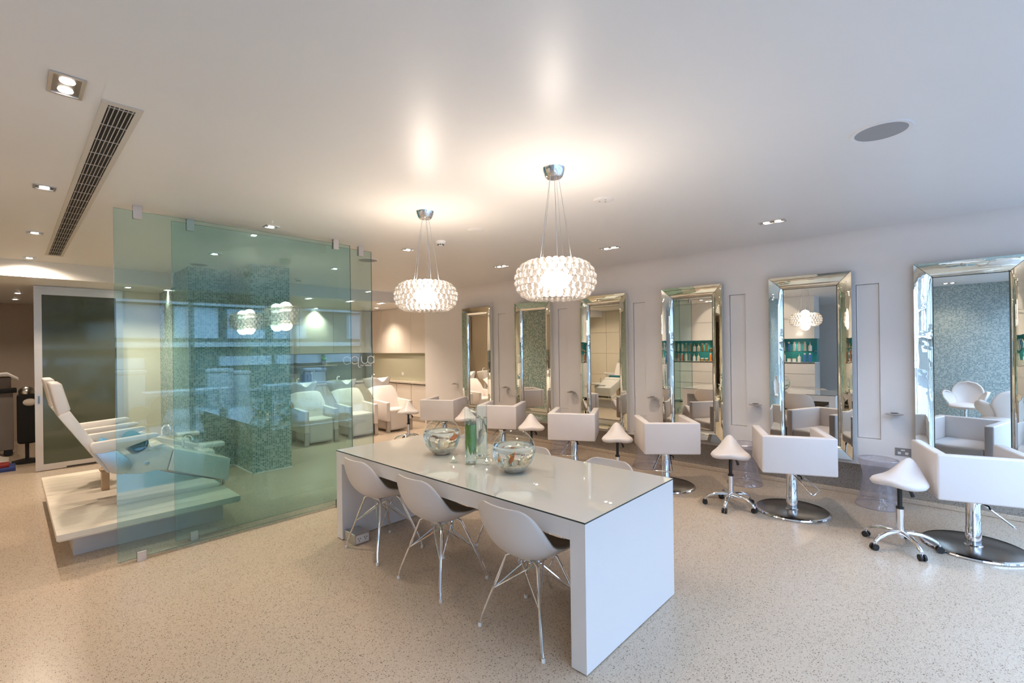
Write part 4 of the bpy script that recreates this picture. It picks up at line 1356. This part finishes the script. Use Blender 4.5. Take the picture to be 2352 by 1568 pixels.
# ------------------------------------------------------------------ shampoo chairs
def make_shampoo():
    t = thing('shampoo_chair', 'x', 'chair')
    # faces +x; front at x = 0
    for s in (-1, 1):
        y0, y1 = (0.215, 0.29) if s > 0 else (-0.29, -0.215)
        MB().prism([(0.0, 0.205), (0.0, 0.565), (-0.34, 0.585), (-0.55, 0.60), (-0.60, 0.205)], 'y', y0, y1, 0.010, 2).build('armrest', 'leather_warm', t)
        for x0 in (-0.045, -0.58):
            MB().box(x0, x0 + 0.045, y0 + 0.004, y1 - 0.004, 0.0, 0.206).build('leg', 'steel', t, smooth=False)
    MB().box(-0.50, -0.012, -0.214, 0.214, 0.02, 0.425, 0.045, 4).build('seat', 'leather_warm', t)
    # curved back: leans away, wide rounded wings at the top
    def back(u, v):
        s = 2 * u - 1
        z = 0.36 + 0.50 * v
        x = -0.34 - 0.10 * v - 0.15 * v * v
        hw = 0.215 + 0.085 * math.sin(min(1, v * 1.15) * PI / 2)
        roll = abs(s) ** 4 * v * v
        return (x - 0.11 * roll, s * hw, z - 0.06 * roll)
    b = MB().grid(back, 20, 16).build('backrest', 'leather_warm', t, angle=60)
    md = b.modifiers.new('padding', 'SOLIDIFY'); md.thickness = 0.11; md.offset = -1
    bv = b.modifiers.new('round', 'BEVEL'); bv.width = 0.035; bv.segments = 3; bv.limit_method = 'ANGLE'; bv.angle_limit = R(50)
    # ceramic wash basin: tall front wall with a neck notch between two horns, falling away to the rear
    def rim(a):
        c, s = math.cos(a), math.sin(a)
        k = (abs(c) ** 3 + abs(s) ** 3) ** (-1 / 3)
        x = -0.83 + 0.23 * c * k
        y = 0.265 * s * k
        z = 1.005 + 0.03 * c
        if c > 0: z -= 0.105 * math.exp(-(y / 0.10) ** 2) * min(1, c * 2)
        return Vector((x, y, z))
    def basin(u, v):
        r = rim(2 * PI * u)
        c0 = Vector((-0.80, 0, 0.79))
        if v < 0.5:
            k = v / 0.5
            q = 0.74 + 0.26 * k ** 0.7
            return Vector((c0.x + (r.x - c0.x) * q, r.y * q, c0.z + (r.z - c0.z) * k))
        k = (v - 0.5) / 0.5
        q = 0.955 - 0.65 * k
        return Vector((c0.x + (r.x - c0.x) * q, r.y * q, r.z - 0.004 - 0.15 * k ** 0.6))
    MB().grid(basin, 56, 16, closed_u=True).build('basin', 'gloss_white', t, angle=60)
    MB().lathe([(0.11, 0.12), (0.11, 0.80), (0.0, 0.80)], 24, (-0.80, 0, 0)).build('basin_pedestal', 'gloss_white', t)
    MB().box(-0.95, -0.55, -0.14, 0.14, 0.0, 0.12, 0.01).build('foot_block', 'steel', t)
    MB().tube([(-1.0, 0.0, 0.93), (-1.0, 0, 1.04), (-0.97, 0, 1.07), (-0.92, 0, 1.06)], 0.012, 10).build('tap', 'chrome', t)
    return t


SHA = make_shampoo()
for i, x in enumerate((3.585, 4.36, 5.125)):
    place(SHA, i, (x, 7.71, 0), -PI / 2, ['white shampoo chair with basin nearest the mosaic pier, seen through both panes', 'white shampoo chair with basin in the middle of the three', 'white shampoo chair with basin nearest the mirror wall'][i], 'shampoo chairs')


# ------------------------------------------------------------------ kitchen
# right-hand run: tall uppers and base units along the wall line, splashback between
KX = 5.985
units = [(8.005, 8.56), (8.56, 9.13), (9.13, 9.72), (9.72, 10.15)]
names = ['nearest the mirrors', 'second from the mirrors', 'third from the mirrors', 'in the corner']
for i, (a, b) in enumerate(units):
    t = thing('wall_cabinet', 'tall cream upper cabinet on the right kitchen run, ' + names[i], 'cabinet', (KX, a, 0), 0, 'upper kitchen cabinets')
    MB().box(0.02, 0.6, 0.001, b - a - 0.001, 1.485, CL - 0.002).build('carcass', 'cabinet', t, smooth=False)
    MB().box(0, 0.018, 0.002, b - a - 0.002, 1.485, CL - 0.004, 0.001, 1).build('door', 'cabinet', t, smooth=False)
    t = thing('base_cabinet', 'cream base cabinet on the right kitchen run, ' + names[i], 'cabinet', (KX, a, 0), 0, 'base kitchen cabinets')
    MB().box(0.03, 0.6, 0.001, b - a - 0.001, 0.10, 0.825).build('carcass', 'dark_slot', t, smooth=False)
    MB().box(0.0, 0.02, 0.012, b - a - 0.012, 0.11, 0.80, 0.001, 1).build('door', 'cabinet', t, smooth=False)
    MB().box(0.008, 0.03, 0.0, 0.010, 0.10, 0.825).build('end_panel', 'cabinet', t, smooth=False)
    MB().box(0.05, 0.6, 0.001, b - a - 0.001, 0.0, 0.10).build('kickboard', 'steel', t, smooth=False)
wt = thing('worktop', 'pale stone worktop along the right kitchen run', 'worktop', (KX, 8.005, 0))
MB().box(-0.03, 0.6, 0, 2.60, 0.828, 0.865, 0.004, 1).build('slab', 'counter', wt, smooth=False)
MB().box(-0.03, -0.022, 0, 2.14, 0.820, 0.828).build('drip_edge', 'counter', wt, smooth=False)
struct('trim_4', MB().box(KX + 0.055, KX + 0.07, 8.005, 10.6, 0.866, 1.484), 'splash')
ot = thing('power_outlet', 'small white outlet on the olive splashback', 'outlet', (KX + 0.054, 8.95, 1.02))
MB().box(-0.006, 0, -0.04, 0.04, -0.035, 0.035, 0.002, 1).build('plate', 'white_plastic', ot, smooth=False)
MB().box(-0.008, -0.006, -0.02, 0.02, -0.012, 0.012).build('rocker', 'white_plastic', ot, smooth=False)
# rear run
KY = 10.18
ru = [(2.65, 3.50), (3.50, 4.26), (4.26, 5.02), (5.02, 5.985)]
rn = ['beside the mosaic pier', 'second from the mosaic pier', 'third from the mosaic pier', 'next to the corner']
for i, (a, b) in enumerate(ru):
    t = thing('wall_cabinet', 'tall cream upper cabinet on the rear kitchen run, ' + rn[i], 'cabinet', (a, KY, 0), 0, 'upper kitchen cabinets')
    MB().box(0.001, b - a - 0.001, 0.02, 0.42, 1.50, CL - 0.002).build('carcass', 'cabinet', t, smooth=False)
    MB().box(0.002, b - a - 0.002, 0, 0.018, 1.50, CL - 0.004, 0.001, 1).build('door', 'cabinet', t, smooth=False)
    t = thing('base_cabinet', 'cream base cabinet on the rear kitchen run, ' + rn[i], 'cabinet', (a, KY - 0.14, 0), 0, 'base kitchen cabinets')
    MB().box(0.001, b - a - 0.001, 0.02, 0.56, 0.10, 0.80).build('carcass', 'cabinet', t, smooth=False)
    MB().box(0.003, b - a - 0.003, 0, 0.018, 0.11, 0.79, 0.001, 1).build('door', 'cabinet', t, smooth=False)
    MB().box(0.001, b - a - 0.001, 0.05, 0.56, 0.0, 0.10).build('kickboard', 'steel', t, smooth=False)
wt = thing('worktop', 'pale stone worktop with sink along the rear kitchen run', 'worktop', (2.62, KY - 0.16, 0))
MB().box(0, 3.33, 0, 0.58, 0.803, 0.84, 0.004, 1).build('slab', 'counter', wt, smooth=False)
MB().box(1.75, 2.35, 0.12, 0.46, 0.838, 0.8425).build('sink', 'dark_steel', wt, smooth=False)
kt = thing('kitchen_tap', 'slim chrome swan-neck tap at the rear kitchen sink', 'tap', (4.67, KY + 0.34, 0.84))
MB().tube([(0, 0, 0), (0, 0, 0.23), (0, -0.04, 0.27), (0, -0.12, 0.27), (0, -0.14, 0.23)], 0.012, 10).build('spout', 'chrome', kt)
MB().tube([(0.012, 0, 0.05), (0.06, -0.01, 0.065)], 0.006, 8).build('lever', 'chrome', kt)
struct('trim_5', MB().box(2.62, KX + 0.06, 10.60, 10.618, 0.84, 1.50), 'splash')
sh = thing('wall_shelf', 'pale shelf across the rear splashback carrying two plants', 'shelf', (2.62, 10.40, 1.20))
MB().box(0, 2.6, 0, 0.2, 0, 0.03, 0.002, 1).build('board', 'counter', sh, smooth=False)
for xx in (0.3, 2.3):
    MB().box(xx, xx + 0.02, 0.02, 0.2, -0.07, 0).build('bracket', 'steel', sh, smooth=False)
for i, (xx, lb) in enumerate(((3.55, 'leafy green pot plant on the rear shelf, beside the mosaic pier'), (4.95, 'leafy green pot plant on the rear shelf, near the corner'))):
    t = thing('pot_plant', lb, 'plant', (xx, 10.49, 1.23), 0, 'pot plants on the kitchen shelf')
    MB().lathe([(0, 0), (0.05, 0), (0.06, 0.09), (0.053, 0.09), (0.048, 0.07), (0, 0.07)], 20).build('pot', 'white_plastic', t)
    rnd = random.Random(i + 5)
    for k in range(16):
        a = rnd.uniform(0, 2 * PI); ln = rnd.uniform(0.08, 0.16); el = rnd.uniform(0.3, 1.2)
        def fn(u, v, a=a, ln=ln, el=el):
            w = 0.022 * math.sin(PI * (0.08 + 0.92 * v)) * (2 * u - 1)
            q = ln * v * math.cos(el)
            z = 0.07 + ln * v * math.sin(el) + 0.05 * v - 0.06 * v * v
            return (q * math.cos(a) - w * math.sin(a), q * math.sin(a) + w * math.cos(a), z)
        MB().grid(fn, 2, 5).build('leaf', 'leaf', t, angle=80)
t = thing('storage_box', 'patterned card box on the rear kitchen worktop', 'box', (4.02, 10.22, 0.84))
MB().box(0, 0.26, 0, 0.18, 0, 0.22, 0.004, 1).build('box_body', 'card_pattern', t, smooth=False)
MB().box(-0.004, 0.264, -0.004, 0.184, 0.20, 0.235, 0.003, 1).build('box_lid', 'card_pattern', t, smooth=False)
t = thing('storage_box', 'pale box on the rear kitchen worktop beside the mosaic pier', 'box', (3.58, 10.22, 0.84))
MB().box(0, 0.26, 0, 0.18, 0, 0.28, 0.004, 1).build('box_body', 'white_plastic', t, smooth=False)
MB().box(-0.004, 0.264, -0.004, 0.184, 0.26, 0.295, 0.003, 1).build('box_lid', 'white_plastic', t, smooth=False)
for i, xx in enumerate((4.37, 4.49)):
    t = thing('pump_bottle', ['dark pump bottle on the rear worktop, next to the patterned box', 'dark pump bottle on the rear worktop, nearer the sink'][i], 'bottle', (xx, 10.24, 0.84), 0, 'dark pump bottles')
    MB().lathe([(0, 0), (0.05, 0), (0.052, 0.01), (0.052, 0.19), (0.040, 0.215), (0.016, 0.225), (0.016, 0.25), (0, 0.25)], 22).build('bottle_body', 'bottle_dark', t)
    MB().tube([(0, 0, 0.25), (0, 0, 0.285), (0.03, -0.02, 0.285)], 0.007, 8).build('pump', 'black', t)


# ------------------------------------------------------------------ back room glimpse at far left
t = thing('salon_trolley', 'grey trolley with white top in the back room at the far left', 'trolley', (-0.42, 10.6, 0))
MB().box(0, 0.46, 0, 0.4, 0.10, 1.02, 0.01).build('body', 'cart', t)
MB().prism([(-0.05, 1.26), (0.40, 1.29), (0.52, 1.20), (0.52, 1.17), (0.40, 1.25), (-0.05, 1.22)], 'y', -0.05, 0.45, 0.004, 1).build('lid', 'white_plastic', t)
MB().box(0.0, 0.44, 0.02, 0.38, 1.02, 1.22, 0.01).build('upper_case', 'cart', t)
MB().box(-0.02, 0.50, -0.02, 0.42, 0.98, 1.04, 0.008).build('rail', 'black', t)
for xx in (0.06, 0.40):
    for yy in (0.06, 0.34):
        MB().tube([(xx, yy - 0.02, 0.05), (xx, yy + 0.02, 0.05)], 0.05, 14).build('caster', 'black', t)
t = thing('dryer_stand', 'black hooded dryer on a stand behind the sliding door edge', 'hair dryer', (0.17, 9.85, 0))
MB().lathe([(0, 0.05), (0.022, 0.05), (0.022, 0.75), (0, 0.75)], 16).build('post', 'black', t)
MB().box(-0.10, 0.10, -0.11, 0.11, 0.28, 1.0, 0.04, 3).build('padded_body', 'black_fabric', t)
MB().sphere((0.0, -0.02, 1.03), 0.085, 18, 10, (1, 1, 0.9)).build('hood', 'steel', t)
MB().sphere((0.03, -0.11, 0.88), 0.06, 14, 8, (1.2, 0.6, 0.9)).build('head_pad', 'sheet', t)
MB().lathe([(0, 0), (0.16, 0), (0.16, 0.03), (0.03, 0.06), (0, 0.06)], 28).build('base', 'black', t)
t = thing('dust_sheet', 'crumpled white sheet on the back room floor', 'sheet', (-0.72, 9.9, 0))
def shf(u, v):
    return (0.72 * u, 0.5 * v, 0.015 + 0.11 * math.sin(PI * u) ** 0.5 * math.sin(PI * v) ** 0.6 * (1 + 0.35 * math.sin(9 * u + 4 * v) + 0.25 * math.sin(14 * v - 5 * u)))
o = MB().grid(shf, 26, 20).build('cloth', 'sheet', t, angle=80)
o.modifiers.new('thickness', 'SOLIDIFY').thickness = 0.006
MB().tube([(0.02, 0.0, 0.02), (0.35, -0.02, 0.025), (0.70, 0.02, 0.02)], 0.012, 8).build('hem_fold', 'sheet', t)
t = thing('floor_tray', 'blue and red plastic tray on the floor at the far left edge', 'tray', (-0.17, 9.25, 0))
MB().box(0, 0.22, 0, 0.36, 0, 0.05, 0.006).build('tray_base', 'blue', t)
MB().box(0.02, 0.16, 0.06, 0.30, 0.05, 0.09, 0.006).build('tray_insert', 'red', t)


# ------------------------------------------------------------------ retail wall beside the camera (seen in the mirrors)
RX0, RX1, RY0, RY1 = -1.42, -0.82, 2.18, 5.60
nU = 3
for i in range(nU):
    a = RY0 + (RY1 - RY0) * i / nU; b = RY0 + (RY1 - RY0) * (i + 1) / nU
    nm = ['at the window end', 'in the middle', 'at the pedicure end'][i]
    t = thing('drawer_cabinet', 'glossy white drawer cabinet under the bottle shelves, ' + nm, 'cabinet', (RX1, a, 0), 0, 'retail drawer cabinets')
    MB().box(RX0 - RX1, -0.02, 0.001, b - a - 0.001, 0.06, 1.115).build('carcass', 'gloss_white', t, smooth=False)
    for z0, z1 in ((0.07, 0.39), (0.40, 0.55), (0.56, 0.86), (0.87, 1.112)):
        MB().box(-0.02, 0, 0.003, b - a - 0.003, z0, z1, 0.001, 1).build('drawer', 'gloss_white', t, smooth=False)
    MB().box(RX0 - RX1, -0.05, 0.001, b - a - 0.001, 0.0, 0.06).build('kickboard', 'dark_slot', t, smooth=False)
    t = thing('overhead_cabinet', 'glossy white overhead cabinet above the bottle shelves, ' + nm, 'cabinet', (RX1, a, 0), 0, 'retail overhead cabinets')
    MB().box(RX0 - RX1, -0.02, 0.001, b - a - 0.001, 1.70, CH - 0.002).build('carcass', 'gloss_white', t, smooth=False)
    for z0, z1 in ((1.70, 2.17), (2.18, CH - 0.003)):
        MB().box(-0.02, 0, 0.003, b - a - 0.003, z0, z1, 0.001, 1).build('flap', 'gloss_white', t, smooth=False)
struct('trim_6', MB().box(RX0, RX0 + 0.25, RY0 + 0.01, RY1, 1.14, 1.70), 'turquoise')
t = thing('glass_counter', 'dark-edged glass counter carrying the lower row of bottles', 'counter', (RX0, RY0, 1.118))
MB().box(0, RX1 - RX0 + 0.005, 0, RY1 - RY0, 0, 0.018).build('counter_top', 'white_lacquer', t, smooth=False)
MB().box(RX1 - RX0 + 0.005, RX1 - RX0 + 0.008, 0, RY1 - RY0, 0, 0.018).build('counter_edge', 'glass_edge_dark', t, smooth=False)
t = thing('glass_shelf', 'glass shelf carrying the upper row of bottles', 'shelf', (RX0 + 0.25, RY0, 1.395))
MB().box(0, 0.33, 0.01, RY1 - RY0 - 0.01, 0, 0.010).build('shelf_pane', 'clear', t, smooth=False)
MB().box(0.33, 0.334, 0.01, RY1 - RY0 - 0.01, 0, 0.010).build('shelf_edge', 'glass_edge_dark', t, smooth=False)

bcols = {'white': (0.80, 0.78, 0.74), 'red': (0.62, 0.06, 0.03), 'orange': (0.75, 0.22, 0.03), 'black': (0.03, 0.02, 0.03), 'gold': (0.35, 0.22, 0.07), 'blue': (0.06, 0.16, 0.42), 'cream': (0.70, 0.62, 0.48)}
for k, c in bcols.items():
    MT['b_' + k] = mat('bottle_' + k, c, 0.3)
bshape = {
    'tall': ([(0, 0), (0.026, 0), (0.028, 0.006), (0.028, 0.15), (0.018, 0.165)], [(0.019, 0.165), (0.019, 0.195), (0, 0.197)]),
    'tube': ([(0, 0), (0.022, 0), (0.024, 0.03), (0.020, 0.17), (0.017, 0.18)], [(0.017, 0.18), (0.012, 0.205), (0, 0.206)]),
    'jar': ([(0, 0), (0.036, 0), (0.038, 0.005), (0.038, 0.055), (0.034, 0.06)], [(0.039, 0.06), (0.039, 0.08), (0, 0.081)]),
    'pump': ([(0, 0), (0.032, 0), (0.034, 0.006), (0.034, 0.11), (0.014, 0.125)], [(0.014, 0.125), (0.012, 0.15), (0.004, 0.152), (0.004, 0.18), (0.012, 0.182), (0, 0.186)]),
}
bmesh_cache = {}
def bottle(kind, colr, loc, label, group):
    key = (kind, colr)
    if key not in bmesh_cache:
        b, c = bshape[kind]
        bmesh_cache[key] = (MB().lathe(b, 16).mesh('bottle_body', 'b_' + colr), MB().lathe(c, 16).mesh('cap', 'b_white' if colr not in ('white', 'cream', 'black') else ('b_black' if colr == 'black' else 'b_cream')))
    t = thing('bottle', label, 'bottle', loc, 0, group)
    t.scale = (1.15, 1.15, 1.12)
    put('bottle_body', bmesh_cache[key][0], t)
    put('cap', bmesh_cache[key][1], t)
rowA = ['white:pump', 'cream:tall', 'white:tall', 'white:tall', 'blue:tall', 'white:tube', 'white:tube', 'blue:pump', 'white:pump', 'white:tall', 'white:tall', 'cream:tube', 'cream:tube', 'white:jar', 'white:tall', 'white:tall', 'cream:jar', 'cream:jar',
        'black:tall', 'black:tall', 'gold:jar', 'gold:jar', 'gold:tall', 'gold:tall', 'cream:pump', 'white:pump', 'gold:tube', 'gold:tube', 'white:tall', 'white:tall']
rowB = ['blue:tall', 'blue:tall', 'white:pump', 'white:jar', 'white:jar', 'white:tall', 'white:tall', 'white:tall', 'white:tall', 'white:jar', 'white:jar', 'white:jar', 'cream:tall', 'cream:tall', 'white:tall', 'white:tall', 'white:tall', 'white:tall',
        'black:tall', 'black:tall', 'red:tall', 'orange:tall', 'gold:jar', 'gold:jar', 'cream:pump', 'white:pump', 'black:pump', 'white:tall', 'red:tall', 'red:tall']
ORD = ('first second third fourth fifth sixth seventh eighth ninth tenth eleventh twelfth thirteenth fourteenth fifteenth sixteenth seventeenth eighteenth nineteenth twentieth '
       'twenty-first twenty-second twenty-third twenty-fourth twenty-fifth twenty-sixth twenty-seventh twenty-eighth twenty-ninth thirtieth').split()
for row, z, dx, rn_ in ((rowA, 1.405, -0.16, 'upper'), (rowB, 1.136, -0.15, 'lower')):
    for k, s in enumerate(row):
        cl, kd = s.split(':')
        y = RY0 + 0.12 + k * (RY1 - RY0 - 0.25) / 29
        word = {'tall': 'cylinder bottle', 'tube': 'squeeze tube', 'jar': 'round jar', 'pump': 'pump bottle'}[kd]
        bottle(kd, cl, (RX1 + dx + random.uniform(-0.02, 0.02), y, z), '%s %s, %s from the window end of the %s retail shelf' % (cl, word, ORD[k], rn_), '%s %ss on the %s retail shelf' % (cl, word, rn_))
for i, yy in enumerate((2.6, 3.7, 4.8)):
    l = spot(wl, (0, 0, 0), 9.0, (-0.1, 0, -1), 120)
    l.parent = None
    l.location = (-1.02, yy, 1.69)
    l.name = 'under_cabinet_light'


# ------------------------------------------------------------------ rounded waiting chairs (seen in the rightmost mirror)
def petal_chair(loc, rz, label):
    t = thing('petal_chair', label, 'chair', loc, rz, 'rounded waiting chairs')
    def petal(w, h, lean, bulge):
        def fn(u, v):
            s = 2 * u - 1
            ww = w * (math.sin(PI * (0.16 + 0.84 * (1 - v) ** 0.9 * 0.0 + 0.0)) * 0 + math.sqrt(max(0.0, 1 - (max(0, v - 0.55) / 0.45) ** 2)) * (0.55 + 0.45 * min(1, v / 0.5)))
            return (-lean * v + bulge * s * s, s * ww, h * v)
        return fn
    def add(name, M, w, h, lean, bulge):
        o = MB().grid(petal(w, h, lean, bulge), 14, 14).xf(M).build(name, 'shell_white', t, angle=70)
        md = o.modifiers.new('thickness', 'SOLIDIFY'); md.thickness = 0.022; md.offset = 0
    add('back_petal', Matrix.Translation((-0.20, 0, 0.38)), 0.22, 0.46, 0.10, 0.09)
    for s in (-1, 1):
        add('side_petal', Matrix.Translation((0.0, s * 0.20, 0.40)) @ Matrix.Rotation(-s * PI / 2 * 0.8, 4, 'Z'), 0.17, 0.27, 0.12, 0.05)
    MB().sphere((0, 0, 0.40), 0.27, 24, 10, (1, 0.95, 0.22)).build('seat', 'shell_white', t)
    MB().lathe([(0, 0), (0.24, 0), (0.24, 0.008), (0.05, 0.03), (0.026, 0.08), (0.024, 0.36), (0, 0.36)], 32).build('pedestal', 'chrome', t)
petal_chair((-0.05, -0.30, 0), R(10), 'rounded white petal chair facing the mirrors, backed by the mosaic wall')
petal_chair((1.55, -0.68, 0), R(160), 'rounded white petal chair with its back to the mirrors, by the window')
petal_chair((0.75, -0.80, 0), R(100), 'rounded white petal chair beside the window')
